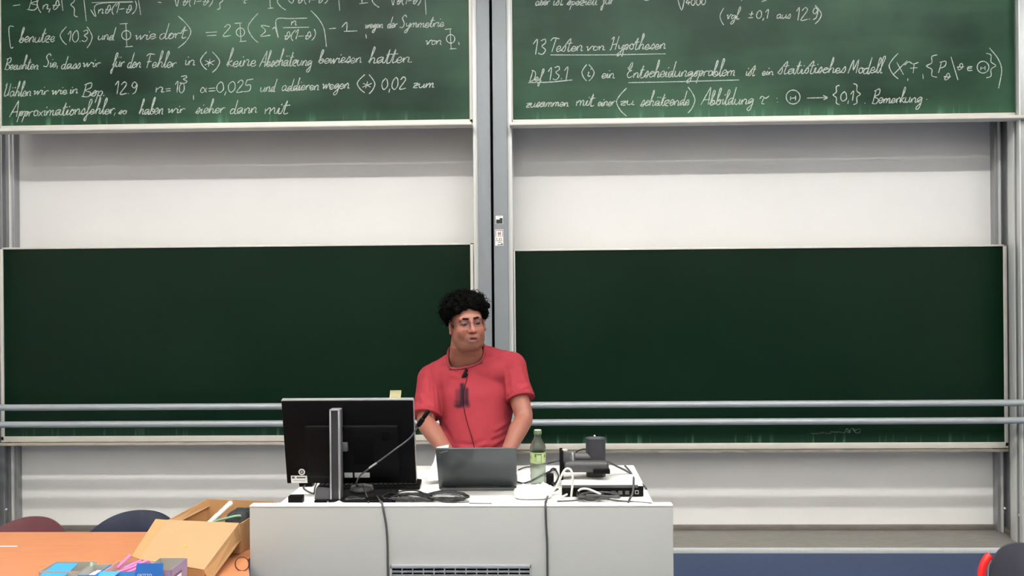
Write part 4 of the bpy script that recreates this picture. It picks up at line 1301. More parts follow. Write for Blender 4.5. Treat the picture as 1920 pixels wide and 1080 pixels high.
fn = (fp[1] - fp[0]).cross(fp[3] - fp[0]).normalized()
e1 = (fp[1] - fp[0]).normalized(); e2 = fn.cross(e1)
TMf = Matrix((e1, e2, fn)).transposed().to_4x4()
pos = W(258, 1081, yfl)
pos = cam_o + (pos - cam_o) * ((fp[0] - cam_o).dot(fn) / (pos - cam_o).dot(fn)) + fn * 0.002
text_mesh('lettering', 'GIOTTO', 0.0125, Matrix.Translation(pos) @ TMf, mat('white_lettering', (214, 226, 240), 0.5), fl)
MB().box(w4 - 0.0002, w4 + 0.0008, -0.05, 0.02, hK * 0.45, hK * 0.8, 0, M4).build('side_label', mat('dark_lilac_print', (84, 78, 110), 0.6), t4)
MB().box(w4 + 0.0002, w4 + 0.0014, -0.045, 0.015, hK * 0.52, hK * 0.72, 0, M4).build('side_label_text', M_paper, t4)


def stick(p, d, L, m, label, group):
    p, d = Vector(p), Vector(d).normalized()
    single('chalk_stick', MB().tube([p, p + d * 0.002, p + d * (L - .002), p + d * L], [.004, .005, .005, .004], 12), m, label, 'chalk', group)


M_pink = mat('pink_chalk', (246, 120, 176), 0.9); M_green = mat('mint_chalk', (150, 206, 176), 0.9); M_wchalk = mat('white_chalk', (236, 236, 230), 0.9)
gp = W(168.5, 1076, yk1 - 0.05)
stick((gp.x, yk1 - 0.05, TZ + 0.004), (0.0, 0.12, 1), 0.10, M_green, 'mint green chalk stick standing in the leftmost chalk box', None)
rk = random.Random(8)
for i in range(9):
    bx_ = kx(222) + 0.012 + (i % 5) * 0.022; by_ = yk3 - 0.10 + (i // 5) * 0.04
    stick((bx_, by_, kz - 0.016 + (i // 5) * 0.008 + rk.uniform(0, .004)), (rk.uniform(.2, .9), rk.uniform(.3, 1), rk.uniform(.0, .35)), 0.06, M_pink, 'pink chalk stick in the heap inside the chalk box with bright blue front', 'pink chalk sticks')
for i in range(5):
    stick((kx(184) + i * 0.009, yk2 - 0.1, kz - 0.03 + rk.uniform(0, .006)), (rk.uniform(-.1, .2), 1, rk.uniform(0, .12)), 0.08, M_wchalk, 'white chalk stick in the narrow middle chalk box', 'white chalk sticks')


# shell chairs
def shell_chair(cx, yb, ztop, width, m, label, face=-1, rim=None):
    """one-piece shell on four tube legs; backrest at yb, seat towards face*y"""
    t = thing('shell_chair', (cx, yb, 0), label, 'chair', 'shell chairs around the hall front')
    hh = 0.36
    nu, nv = 28, 26
    vs, fs = [], []
    for j in range(nv + 1):
        v = 1 - (1 - j / nv) ** 2.2
        z = ztop - hh + hh * v
        wv = (width / 2) * max(0.0, 1 - max(0, (v - 0.35) / 0.65) ** 2.3) ** (1 / 2.3)
        wv = max(wv, 0.012)
        for i in range(nu + 1):
            u = -1 + 2 * i / nu
            vs.append((cx + u * wv, yb + face * (0.075 * (u * wv / (width / 2)) ** 2) - face * 0.05 * v * v + face * 0.0, z))
    for j in range(nv):
        for i in range(nu):
            a = j * (nu + 1) + i
            fs.append((a, a + 1, a + nu + 2, a + nu + 1))
    n = len(vs)
    back = [(x, y - face * 0.012, z) for x, y, z in vs]
    per = [i for i in range(nu + 1)] + [j * (nu + 1) + nu for j in range(1, nv + 1)] + [nv * (nu + 1) + i for i in range(nu - 1, -1, -1)] + [j * (nu + 1) for j in range(nv - 1, 0, -1)]
    fs2 = [tuple(q + n for q in f[::-1]) for f in fs]
    edge = [(per[i], per[(i + 1) % len(per)], per[(i + 1) % len(per)] + n, per[i] + n) for i in range(len(per))]
    MB().add(vs + back, fs + fs2 + edge).build('backrest', m, t, angle=50)
    sz = 0.45
    y0, y1 = sorted((yb + face * 0.02, yb + face * 0.42))
    MB().box(cx - width / 2 * 0.98, cx + width / 2 * 0.98, y0, y1, sz - 0.03, sz, 0.014, seg=3).build('seat', m, t)
    ys = sorted((yb, yb + face * 0.025))
    for s in (-1, 1):
        MB().box(cx + s * width * 0.3 - 0.02, cx + s * width * 0.3 + 0.02, ys[0], ys[1], sz - 0.03, ztop - hh + 0.06, 0.006).build('back_support', M_chrome, t)
    for sx_ in (-1, 1):
        for yy in (yb + face * 0.05, yb + face * 0.38):
            MB().tube([(cx + sx_ * width * 0.42, yy, 0.0), (cx + sx_ * width * 0.38, yy, sz - 0.03)], 0.011, 12).build('leg', M_chrome, t)
    if rim:
        pts = []
        for j in range(4, nv + 1):
            pts.append(Vector(vs[j * (nu + 1)]) + Vector((-0.004, -face * 0.006, 0.002)))
        for i in range(1, nu + 1):
            pts.append(Vector(vs[nv * (nu + 1) + i]) + Vector((0, -face * 0.006, 0.004)))
        MB().tube(pts, 0.012, 10).build('rim', rim, t)
    return t


YCH = 4.2
M_maroon = mat('maroon_shell', (92, 46, 52), 0.4, var=0.1)
M_navy = mat('navy_shell', (36, 42, 62), 0.28, var=0.1, coat=0.2)
p = W(62, 974, YCH)
shell_chair(p.x - 0.02, YCH, p.z, 0.45, M_maroon, 'maroon shell chair behind the orange table, nearest the left edge')
p = W(256, 962, YCH)
shell_chair(p.x, YCH, p.z, 0.50, M_navy, 'glossy navy shell chair behind the orange table, beside the cardboard box')
p = W(1922, 1025, 3.75)
rc_ = shell_chair(p.x + 0.005, 3.75, p.z, 0.36, mat('anthracite_shell', (46, 46, 58), 0.5, var=0.1), 'anthracite chair with a bright red back edge at the lower right corner', face=-1)
Yr = 3.69
MB().tube(catmull([W(1857, 1040, Yr), W(1850, 1048, Yr), W(1843, 1062, Yr), W(1840, 1082, Yr), W(1839, 1120, Yr)], 5), [0.006] + [0.0145] * 20, 12).build('red_edge', mat('red_plastic', (224, 34, 30), 0.35), rc_)
MB().tube(catmull([W(1858, 1050, Yr), W(1853, 1062, Yr), W(1852, 1082, Yr), W(1851, 1120, Yr)], 5), 0.0035, 10).build('steel_edge', M_silver, rc_)
# ------------------------------------------------------------------ the man behind the desk
def remeshed(mb, voxel, smooth=3, fac=0.5):
    me = mb.mesh('tmp', smooth=False)
    ob = bpy.data.objects.new('tmp', me)
    COL.objects.link(ob)
    m = ob.modifiers.new('r', 'REMESH'); m.mode = 'VOXEL'; m.voxel_size = voxel; m.use_smooth_shade = True
    if smooth:
        s = ob.modifiers.new('s', 'SMOOTH'); s.iterations = smooth; s.factor = fac
    dg = bpy.context.evaluated_depsgraph_get()
    out = bpy.data.meshes.new_from_object(ob.evaluated_get(dg))
    bpy.data.objects.remove(ob)
    bpy.data.meshes.remove(me)
    out.polygons.foreach_set('use_smooth', [True] * len(out.polygons))
    return out


def coords(me):
    a = np.empty(len(me.vertices) * 3, np.float32)
    me.vertices.foreach_get('co', a)
    return a.reshape(-1, 3)


def set_coords(me, a):
    me.vertices.foreach_set('co', a.astype(np.float32).ravel())
    me.update()


def paint(me, name, rgb):
    at = me.color_attributes.new(name, 'FLOAT_COLOR', 'POINT')
    at.data.foreach_set('color', np.concatenate([rgb, np.ones((len(rgb), 1))], 1).astype(np.float32).ravel())


def linrgb(c):
    return np.array(lin(c)[:3])


YP = 4.60                                   # torso axis
HC = W(876, 607, 4.50)                      # head centre at eye level
HM = (Matrix.Translation(HC) @ Matrix.Rotation(math.radians(17), 4, 'Z') @ Matrix.Rotation(math.radians(-5), 4, 'Y')
      @ Matrix.Rotation(math.radians(3), 4, 'X'))


# ---- head sculpted from blended ellipsoids (local: face towards -y, z up, eyes at z = 0.012)
def head_sdf(P):
    def ell(c, r):
        q = (P - np.array(c)) / np.array(r)
        k0 = np.linalg.norm(q, axis=1)
        k1 = np.linalg.norm(q / np.array(r), axis=1) + 1e-9
        return k0 * (k0 - 1) / k1

    def cap(a, b_, ra, rb):
        a, b_ = np.array(a), np.array(b_)
        ab = b_ - a
        t = np.clip((P - a) @ ab / (ab @ ab), 0, 1)
        return np.linalg.norm(P - (a + t[:, None] * ab), axis=1) - (ra + (rb - ra) * t)

    def smin(a, b_, k):
        h = np.clip(0.5 + 0.5 * (b_ - a) / k, 0, 1)
        return b_ * (1 - h) + a * h - k * h * (1 - h)

    def smax(a, b_, k):
        return -smin(-a, -b_, k)
    d = ell((0, 0.020, 0.045), (0.076, 0.097, 0.080))
    d = smin(d, ell((0, -0.030, -0.030), (0.064, 0.066, 0.085)), 0.03)
    for s in (-1, 1):
        d = smin(d, ell((s * 0.050, -0.004, -0.062), (0.026, 0.048, 0.040)), 0.03)
        d = smin(d, ell((s * 0.038, -0.068, -0.026), (0.026, 0.022, 0.026)), 0.02)
    d = smin(d, ell((0, -0.078, -0.091), (0.028, 0.019, 0.018)), 0.025)
    d = smin(d, ell((0, -0.034, -0.100), (0.057, 0.050, 0.032)), 0.03)
    d = smin(d, cap((-0.042, -0.074, 0.030), (0.042, -0.074, 0.030), 0.013, 0.013), 0.018)
    for s in (-1, 1):
        d = smax(d, -ell((s * 0.032, -0.108, 0.010), (0.021, 0.026, 0.014)), 0.014)
        d = smin(d, ell((s * 0.032, -0.078, 0.011), (0.0155, 0.0135, 0.0125)), 0.006)
    d = smin(d, cap((0, -0.090, 0.020), (0, -0.117, -0.022), 0.0085, 0.0125), 0.010)
    for s in (-1, 1):
        d = smin(d, ell((s * 0.0135, -0.103, -0.027), (0.0085, 0.012, 0.0085)), 0.007)
    d = smin(d, ell((0, -0.088, -0.062), (0.031, 0.018, 0.022)), 0.016)
    d = smin(d, cap((-0.019, -0.096, -0.0535), (0.019, -0.096, -0.0535), 0.0055, 0.0055), 0.006)
    d = smin(d, cap((-0.016, -0.0955, -0.073), (0.016, -0.0955, -0.073), 0.0065, 0.0065), 0.006)
    d = smax(d, -ell((0, -0.105, -0.0632), (0.0160, 0.016, 0.0050)), 0.004)
    return d


def head_mesh(mb):
    nu, nv = 150, 110
    th = np.pi * (np.arange(1, nv) / nv)
    ph = 2 * np.pi * np.arange(nu) / nu
    T, Ph = np.meshgrid(th, ph, indexing='ij')
    D = np.stack([np.sin(T) * np.cos(Ph), np.sin(T) * np.sin(Ph), np.cos(T)], -1).reshape(-1, 3)
    D = np.vstack([[0, 0, 1], D, [0, 0, -1]])
    org = np.array([0, -0.02, -0.01])
    lo, hi = np.full(len(D), 0.02), np.full(len(D), 0.2)
    rs = np.linspace(0.2, 0.03, 70)
    for r in rs:                            # outermost crossing
        pass
    r_in = np.full(len(D), 0.03); done = np.zeros(len(D), bool)
    for k in range(len(rs) - 1):
        d = head_sdf(org + D * rs[k + 1])
        new = (~done) & (d < 0)
        lo[new] = rs[k + 1]; hi[new] = rs[k]; done |= new
    for _ in range(14):
        mid = (lo + hi) / 2
        ins = head_sdf(org + D * mid[:, None]) < 0
        lo = np.where(ins, mid, lo); hi = np.where(ins, hi, mid)
    P = org + D * lo[:, None]
    V = [HM @ Vector(p) for p in P]
    fs = [(0, 1 + k, 1 + (k + 1) % nu) for k in range(nu)]
    for i in range(nv - 2):
        for k in range(nu):
            a, b_ = 1 + i * nu + k, 1 + i * nu + (k + 1) % nu
            fs.append((a, a + nu, b_ + nu, b_))
    o_ = 1 + (nv - 2) * nu
    fs += [(o_ + (k + 1) % nu, o_ + k, len(V) - 1) for k in range(nu)]
    mb.add(V, fs)


body = MB()
head_mesh(body)
for s in (-1, 1):                           # ears
    E = HM @ Matrix.Translation((s * 0.079, 0.012, -0.008)) @ Matrix.Rotation(s * math.radians(22), 4, 'Z') @ Matrix.Rotation(math.radians(-10), 4, 'X')
    R3 = E.to_3x3()
    body.ellipsoid(E.translation, (0.009, 0.018, 0.031), R3)
    body.tube([E @ Vector((s * 0.004, 0.017 * math.sin(a), 0.030 * math.cos(a))) for a in [i * 0.35 - 0.4 for i in range(11)]], 0.0052, 8)
    body.ellipsoid(E @ Vector((0, -0.008, -0.028)), (0.007, 0.010, 0.011), R3)

SL, SR = W(810, 712, YP), W(960, 689, YP)   # shoulder joints (image left / right)
TC = lambda py, px, y: W(px, py, y)
# neck from chest to skull
nb = W(875, 690, 4.60)
body.sweep([(nb + Vector((0, 0.01, -0.06)), (0.085, 0, 0), (0, 0.07, 0)), (nb + Vector((0, 0.01, 0.0)), (0.078, 0, 0), (0, 0.068, 0)),
            (W(874, 668, 4.585), (0.083, 0, 0), (0, 0.072, 0)), (W(874, 652, 4.555), (0.077, 0, 0), (0, 0.076, 0)),
            (W(873, 632, 4.55), (0.069, 0, 0), (0, 0.070, 0)), (W(872, 610, 4.54), (0.055, 0, 0), (0, 0.06, 0))])


def torso(mb, g, top=True):
    """g: extra radius"""
    rows = [(696, 882, 0.150, 0.095, 4.615), (712, 884, 0.180, 0.112, 4.61), (735, 887, 0.184, 0.126, 4.60), (765, 890, 0.170, 0.138, 4.595),
            (795, 891, 0.160, 0.152, 4.585), (820, 891, 0.160, 0.160, 4.58), (845, 891, 0.162, 0.160, 4.58), (875, 891, 0.164, 0.150, 4.59), (905, 891, 0.166, 0.140, 4.60)]
    secs = [(W(px, py, y), (rx + g, 0, 0), (0, ry + g, 0)) for py, px, rx, ry, y in rows]
    mb.sweep(secs, 40)
    # shoulder yoke: trapezius slope out to the deltoids
    for S, sgn in ((SL, -1), (SR, 1)):
        root = W(876, 673 if sgn < 0 else 670, 4.64)
        pts = [root, root.lerp(S, 0.4) + Vector((0, 0.0, 0.012 if sgn > 0 else 0.006)), S.lerp(root, 0.25) + Vector((0, 0.0, 0.004)), S]
        mb.tube(catmull(pts, 5), [0.050 + g] * 4 + [0.055 + g] * 6 + [0.060 + g] * 6, 20)
        mb.ellipsoid(S, (0.062 + g, 0.068 + g, 0.066 + g))
        mb.sweep([(S.lerp(root, 0.12) + Vector((0, -0.010, -0.02)), (0, 0.066 + g, 0), (0, 0, 0.06 + g)), (S.lerp(root, 0.4) + Vector((0, -0.022, -0.045)), (0, 0.076 + g, 0), (0, 0, 0.075 + g)),
                  (S.lerp(root, 0.75) + Vector((0, -0.028, -0.07)), (0, 0.082 + g, 0), (0, 0, 0.085 + g)), (root + Vector((0, -0.03, -0.085)), (0, 0.082 + g, 0), (0, 0, 0.085 + g))], 24)


torso(body, -0.010)
# hips and legs
hz_ = W(891, 905, 4.60)
for s in (-1, 1):
    hx = hz_.x + s * 0.09
    body.sweep([((hx, 4.60, 0.90), (0.085, 0, 0), (0, 0.10, 0)), ((hx, 4.60, 0.72), (0.080, 0, 0), (0, 0.085, 0)), ((hx, 4.59, 0.50), (0.058, 0, 0), (0, 0.062, 0)),
                ((hx, 4.60, 0.32), (0.052, 0, 0), (0, 0.056, 0)), ((hx, 4.62, 0.10), (0.036, 0, 0), (0, 0.040, 0)), ((hx, 4.62, 0.05), (0.038, 0, 0), (0, 0.05, 0))])
    body.ellipsoid((hx, 4.57, 0.045), (0.042, 0.11, 0.032))

# arms: shoulder, elbow, wrist from the photograph's joints
EL, ER = W(799, 792, 4.47), W(982, 783, 4.47)
WL, WRr = W(851, 866, 4.22), W(944, 866, 4.23)
WL.z = max(WL.z, DZ + 0.045); WRr.z = max(WRr.z, DZ + 0.045)


def arm(mb, S, E, Wv, g=0.0, upper_only=None):
    pts = [S, S.lerp(E, 0.33), S.lerp(E, 0.66), E, E.lerp(Wv, 0.28), E.lerp(Wv, 0.6), Wv]
    rad = [0.060, 0.053, 0.048, 0.043, 0.0445, 0.036, 0.0275]
    sm = catmull(pts, 5)
    rr_ = [np.interp(i / 5.0, range(7), rad) + g for i in range(len(sm))]
    if upper_only:
        k = int(len(sm) * upper_only)
        sm, rr_ = sm[:k], rr_[:k]
    mb.tube(sm, rr_, 20)
    return sm


arm(body, SL, EL, WL)
arm(body, SR, ER, WRr)


def hand(mb, Wv, E, side):
    """side = +1: thumb on the +x side. Palm down, fingers bent, resting on the laptop's edge"""
    f = Vector((0.10 * side, -1, -0.12)).normalized()          # fingers point at the camera, slightly inward
    u = Vector((1, 0, 0)); u = (u - f * u.dot(f)).normalized()
    n = u.cross(f).normalized()
    if n.z < 0: n = -n
    R = Matrix((u, f, n)).transposed()
    pc_ = Wv + f * 0.05 + n * -0.004
    mb.ellipsoid(Wv + f * 0.012, (0.030, 0.030, 0.022), R)
    mb.ellipsoid(pc_, (0.041, 0.052, 0.017), R)
    L = (0.082, 0.090, 0.084, 0.066)
    for i, off in enumerate((0.030, 0.0105, -0.0095, -0.029)):
        o0 = pc_ + f * (0.036 - (0.006 if i in (0, 3) else 0)) + u * (off * side)
        spread = u * (off * side * 0.25)
        a = o0 + (f * 0.42 + spread * 0.5) * L[i] + n * 0.006
        b_ = a + (f * 0.33 + spread * 0.3) * L[i] - n * 0.010
        c = b_ + (f * 0.22) * L[i] - n * 0.014
        mb.tube([o0 - f * 0.02, o0, a, b_, c, c + (c - b_).normalized() * 0.004], [0.0095, 0.0095, 0.0088, 0.008, 0.0068, 0.003], 12)
        mb.ellipsoid(a, (0.0092,) * 3)
    t0 = pc_ + u * (0.030 * side) - f * 0.02
    t1_ = t0 + u * (0.024 * side) + f * 0.026
    t2_ = t1_ + u * (0.008 * side) + f * 0.028 - n * 0.008
    mb.tube([t0 - u * 0.01 * side, t0, t1_, t2_, t2_ + f * 0.005], [0.014, 0.0125, 0.0105, 0.009, 0.004], 12)


hand(body, WL, EL, 1)
hand(body, WRr, ER, -1)

man = thing('person', (hz_.x, 4.60, 0.0), 'man in a red t-shirt and glasses standing behind the desk, hands at the laptop', 'person')
bme = remeshed(body, 0.0030, 3, 0.5)
co = coords(bme)
Hi = np.array(HM.inverted())
lc_ = co @ Hi[:3, :3].T + Hi[:3, 3]
skin = np.tile(linrgb((138, 88, 72)), (len(co), 1))


def blend(mask, rgb, amt):
    global skin
    w = np.clip(mask, 0, 1)[:, None] * amt
    skin = skin * (1 - w) + linrgb(rgb) * w


def gauss(c, s):
    return np.exp(-(((lc_ - np.array(c)) / np.array(s)) ** 2).sum(1) / 2)


headm = (lc_[:, 2] > -0.13) & (np.linalg.norm(lc_ - np.array([0, 0, 0]), axis=1) < 0.19)
blend(gauss((0, -0.112, -0.02), (0.018, 0.02, 0.016)), (176, 104, 86), 0.5)
for s in (-1, 1):
    blend(gauss((s * 0.045, -0.075, -0.025), (0.018, 0.03, 0.016)), (176, 102, 84), 0.5)
# shaved beard shadow over jaw, chin and upper lip
beard = np.clip((-0.045 - lc_[:, 2]) / 0.03, 0, 1) * np.clip((lc_[:, 2] + 0.150) / 0.03, 0, 1) * (lc_[:, 1] < 0.0) * headm
blend(beard, (108, 72, 60), 0.6)
lips = np.maximum(gauss((0, -0.101, -0.0545), (0.014, 0.012, 0.0032)), gauss((0, -0.101, -0.0725), (0.012, 0.012, 0.0038)))
blend(lips * 1.2, (134, 70, 64), 0.85)
mouth = (np.abs(lc_[:, 0]) < 0.0155) & (np.abs(lc_[:, 2] + 0.0632) < 0.0062) & (lc_[:, 1] < -0.07)
blend(mouth.astype(float), (58, 22, 22), 0.95)
for s in (-1, 1):                           # nostrils; shade painted over the eye sockets and upper lids
    blend(gauss((s * 0.007, -0.106, -0.035), (0.0035, 0.006, 0.003)), (110, 58, 48), 0.8)
    blend(gauss((s * 0.032, -0.085, 0.010), (0.020, 0.02, 0.010)), (92, 56, 46), 0.6)
    blend(gauss((s * 0.032, -0.088, 0.017), (0.016, 0.012, 0.005)), (98, 58, 48), 0.75)
rest = co[:, 2] < 1.36
armn = np.array([mnoise.noise(Vector(p) * 30) for p in co[rest][::1]]) if rest.sum() < 1 else None
paint(bme, 'tint', skin)
M_skin = mat('skin', (205, 140, 118), 0.5, attr='tint', var=0.06, vscale=40, bump=0.04, bscale=300, spec=0.4)
M_skin.node_tree.nodes['Principled BSDF'].inputs['Subsurface Weight'].default_value = 0.08
M_skin.node_tree.nodes['Principled BSDF'].inputs['Subsurface Radius'].default_value = (0.02, 0.008, 0.004)
link_mesh('body', bme, M_skin, man)

# eyes, set into the sockets
for s in (-1, 1):
    ec = Vector((s * 0.032, -0.0828, 0.0085))
    em = MB(); em.ellipsoid(HM @ ec, (0.0122, 0.0128, 0.0050), HM.to_3x3(), 28, 20)
    eme = em.mesh('eye', angle=180)
    ecn = coords(eme) @ Hi[:3, :3].T + Hi[:3, 3]
    gaze = np.array([s * 0.032 + 0.002, -0.093, 0.0082])
    dist = np.linalg.norm((ecn - gaze)[:, [0, 2]], axis=1)
    ec_rgb = np.where(((dist < 0.0062) & (ecn[:, 1] < -0.082))[:, None], linrgb((24, 16, 14)), linrgb((78, 56, 50)))
    paint(eme, 'tint', ec_rgb)
    link_mesh('eye', eme, mat('eye_surface', (210, 190, 180), 0.5, attr='tint', spec=0.2), man)
    # brows
    bw = MB().tube(catmull([HM @ Vector((s * 0.012, -0.0905, 0.0315)), HM @ Vector((s * 0.026, -0.0890, 0.0335)), HM @ Vector((s * 0.042, -0.080, 0.0325)), HM @ Vector((s * 0.053, -0.067, 0.0275))], 5),
                   [0.0042] * 5 + [0.0050] * 6 + [0.0040] * 4 + [0.0015], 8)
    bw.build('eyebrow', mat('eyebrow_hair', (38, 23, 19), 0.9, spec=0.05), man)

# ---- hair: curly dark mop
hr = random.Random(11)
hair = MB()
hc = Vector((0, 0.022, 0.045))


def scalp(az, el):
    d = Vector((math.sin(az) * math.cos(el), -math.cos(az) * math.cos(el), math.sin(el)))
    return d, hc + Vector((d.x * 0.076, d.y * 0.097, d.z * 0.080))


def hairy(d):
    """hair line: high at the forehead, down to the ears at the sides, nape behind"""
    az = abs(math.atan2(d.x, -d.y)); el = math.asin(max(-1, min(1, d.z)))
    lo = np.interp(az, [0, 0.55, 0.95, 1.25, 1.6, 2.0, 3.15], [0.40, 0.30, 0.06, -0.22, -0.32, -0.55, -0.75])
    return el - lo


n_b = 0
while n_b < 420:
    d = Vector((hr.gauss(0, 1), hr.gauss(0, 1), hr.gauss(0, 1))).normalized()
    h = hairy(d)
    if h < 0: continue
    n_b += 1
    _, p = scalp(math.atan2(d.x, -d.y), math.asin(d.z))
    thick = min(1.0, 0.35 + h * 1.6)
    side = 1.0 + 0.75 * abs(d.x)
    p = p + d * (0.004 + 0.020 * hr.random() * thick * side)
    r = hr.uniform(0.010, 0.017) * (0.7 + 0.4 * thick)
    hair.ellipsoid(HM @ p, (r, r, r), None, 10, 7)
hme = remeshed(hair, 0.0042, 2, 0.4)
hm_ = link_mesh('hair', hme, mat('dark_brown_hair', (9, 8, 8), 0.85, rgb2=(3, 3, 3), vscale=60, bump=0.5, bscale=160, spec=0.04), man)
cur = MB()
n_b = 0
while n_b < 760:
    d = Vector((hr.gauss(0, 1), hr.gauss(0, 1), hr.gauss(0, 1))).normalized()
    h = hairy(d)
    if h < 0.0: continue
    n_b += 1
    _, p = scalp(math.atan2(d.x, -d.y), math.asin(d.z))
    thick = min(1.0, 0.4 + h * 1.4)
    p = p + d * 0.012
    grow = (d + Vector((hr.gauss(0, .45), hr.gauss(0, .45), hr.gauss(0, .35) + 0.05))).normalized()
    a_ = grow.orthogonal().normalized(); b2_ = grow.cross(a_)
    ph0 = hr.uniform(0, 6.28); R0 = hr.uniform(0.005, 0.011); Lc = hr.uniform(0.016, 0.040) * thick * (1.35 if abs(d.x) > 0.5 else 1.0); tw = hr.uniform(5.0, 9.0)
    pts = []
    for i in range(12):
        t = i / 11
        ang = ph0 + tw * t
        pts.append(HM @ (p + grow * (Lc * t) + (a_ * math.cos(ang) + b2_ * math.sin(ang)) * R0 * min(1, 0.4 + t)))
    cur.tube(pts, [0.0026 * (1 - 0.75 * i / 11) + 0.0003 for i in range(12)], 5)
o = cur.build('curls', mat('dark_brown_hair', (26, 20, 19)), man, angle=180)
o['kind'] = 'stuff'

# ---- t-shirt
sh = MB()
torso(sh, 0.012)
sh.sweep([(nb + Vector((0, 0.01, -0.06)), (0.115, 0, 0), (0, 0.098, 0)), (nb + Vector((0, 0.012, 0.0)), (0.098, 0, 0), (0, 0.088, 0)),
          (nb + Vector((-0.002, 0.012, 0.05)), (0.090, 0, 0), (0, 0.088, 0)), (nb + Vector((-0.002, 0.006, 0.13)), (0.088, 0, 0), (0, 0.088, 0))])


def sleeve(S, E, frac, side):
    d = (E - S).normalized()
    L = (E - S).length * frac
    out = Vector((side, 0, 0))
    pts = [S + d * (L * t) + out * (0.006 * t) for t in (0.0, .25, .5, .75, .92, 1.0)]
    sh.tube(pts, [0.072, 0.070, 0.068, 0.067, 0.067, 0.066], 26)
    e = pts[-1]
    CUFFS.append([e - d * 0.05, e - d * 0.03, e + d * 0.010, e + d * 0.012, e + d * 0.010, e - d * 0.02])


CUFFS = []
sleeve(SL, EL, 0.80, -1)
sleeve(SR, ER, 0.60, 1)
sme = remeshed(sh, 0.0050, 26, 0.5)
bm = bmesh.new(); bm.from_mesh(sme)
# neckline cut: low in front, high at the nape
pf = W(873, 707, 4.475)
pb = Vector((pf.x, 4.60, W(876, 655, 4.60).z))
nvec = Vector((0, -(pb.z - pf.z), (pb.y - pf.y))).normalized()
if nvec.z < 0: nvec = -nvec
nl, nr = W(842, 668, 4.60), W(908, 655, 4.60)
nvec = (nr - nl).cross(pf - nl).normalized()
if nvec.z < 0: nvec = -nvec
def in_neck(p, k=1.0):
    return ((p.x - nb.x) / (0.090 * k)) ** 2 + ((p.y - 4.60) / (0.150 * k)) ** 2 < 1.0


near = [f for f in bm.faces if in_neck(f.calc_center_median(), 1.1)]
gs = set(near); ge = set(e for f in near for e in f.edges); gv = set(v for f in near for v in f.verts)
bmesh.ops.bisect_plane(bm, geom=list(gv) + list(ge) + list(gs), plane_co=pf, plane_no=nvec)
kill = [f for f in bm.faces if in_neck(f.calc_center_median()) and (f.calc_center_median() - pf).dot(nvec) > 0]
bmesh.ops.delete(bm, geom=kill, context='FACES')
bnd = [e for e in bm.edges if e.is_boundary]
loopv = []
if bnd:
    adj = {}
    for e in bnd:
        for v, w in ((e.verts[0], e.verts[1]), (e.verts[1], e.verts[0])):
            adj.setdefault(v, []).append(w)
    v0 = bnd[0].verts[0]; prev, cur_ = None, v0
    while True:
        loopv.append(cur_.co.copy())
        nx = [w for w in adj[cur_] if w is not prev]
        if not nx: break
        prev, cur_ = cur_, nx[0]
        if cur_ is v0 or len(loopv) > 4000: break
bm.to_mesh(sme); bm.free()
sme.polygons.foreach_set('use_smooth', [True] * len(sme.polygons))
sc = coords(sme).astype(np.float64)
nrmv = np.empty(len(sme.vertices) * 3, np.float32); sme.vertices.foreach_get('normal', nrmv); nrmv = nrmv.reshape(-1, 3)
# pixel position of each vertex, for folds and print that follow the body where the photograph shows them
R_ = np.array(CAM_ROT)
q = (sc - np.array([0, 0, CAMZ])) @ R_
PXs = 960 + F * q[:, 0] / -q[:, 2]; PYs = 540 - F * q[:, 1] / -q[:, 2]
fold = np.zeros(len(sc))


def crease(x0, y0, x1, y1, width, amp, sharp=1.0):
    """a soft ridge-and-valley along a segment given in picture positions on the front of the shirt"""
    global fold
    dx_, dy_ = x1 - x0, y1 - y0
    L2 = dx_ * dx_ + dy_ * dy_
    t = np.clip(((PXs - x0) * dx_ + (PYs - y0) * dy_) / L2, -0.2, 1.2)
    s_ = ((PXs - x0) * dy_ - (PYs - y0) * dx_) / math.sqrt(L2)
    env = np.exp(-((np.clip(t, 0, 1) - t) * 6) ** 2) * np.sin(np.pi * np.clip(t * 0.9 + 0.05, 0, 1)) ** 0.6
    fold += amp * env * (np.exp(-(s_ / width) ** 2) - 0.8 * np.exp(-((s_ - width * 1.6) / width) ** 2))


crease(958, 700, 962, 800, 6, 0.007)
crease(806, 688, 813, 765, 2.6, 0.006)
crease(945, 690, 956, 765, 2.6, 0.006)
crease(951, 700, 961, 775, 2.4, 0.004)
crease(812, 705, 822, 790, 6, 0.007)
for a in ((958, 800, 905, 832), (960, 812, 912, 842), (956, 790, 925, 808), (962, 824, 925, 850), (826, 806, 850, 842), (822, 795, 838, 830), (880, 842, 935, 828),
          (855, 838, 905, 846), (798, 700, 790, 760), (975, 690, 990, 730), (785, 740, 812, 770), (965, 735, 995, 720), (840, 700, 868, 712)):
    crease(*a, 4.5, 0.0045)
nz = np.array([mnoise.noise(Vector((p[0] * 9, p[1] * 9, p[2] * 6))) for p in sc])
sc = sc + nrmv * (fold + 0.003 * nz)[:, None] * (nrmv[:, 1:2] < 0.3)
set_coords(sme, sc)
base = linrgb((144, 47, 56))
rgb = np.tile(base, (len(sc), 1))
front = nrmv[:, 1] < -0.1


def stamp(mask, amt, c=(34, 20, 32)):
    global rgb
    w = (np.clip(mask, 0, 1) * front * amt)[:, None]
    rgb = rgb * (1 - w) + linrgb(c) * w


def soft_rect(x0, x1, y0, y1, s=1.2):
    sg = lambda v: 1 / (1 + np.exp(-np.clip(v, -30, 30)))
    return sg((PXs - x0) / s) * sg((x1 - PXs) / s) * sg((PYs - y0) / s) * sg((y1 - PYs) / s)


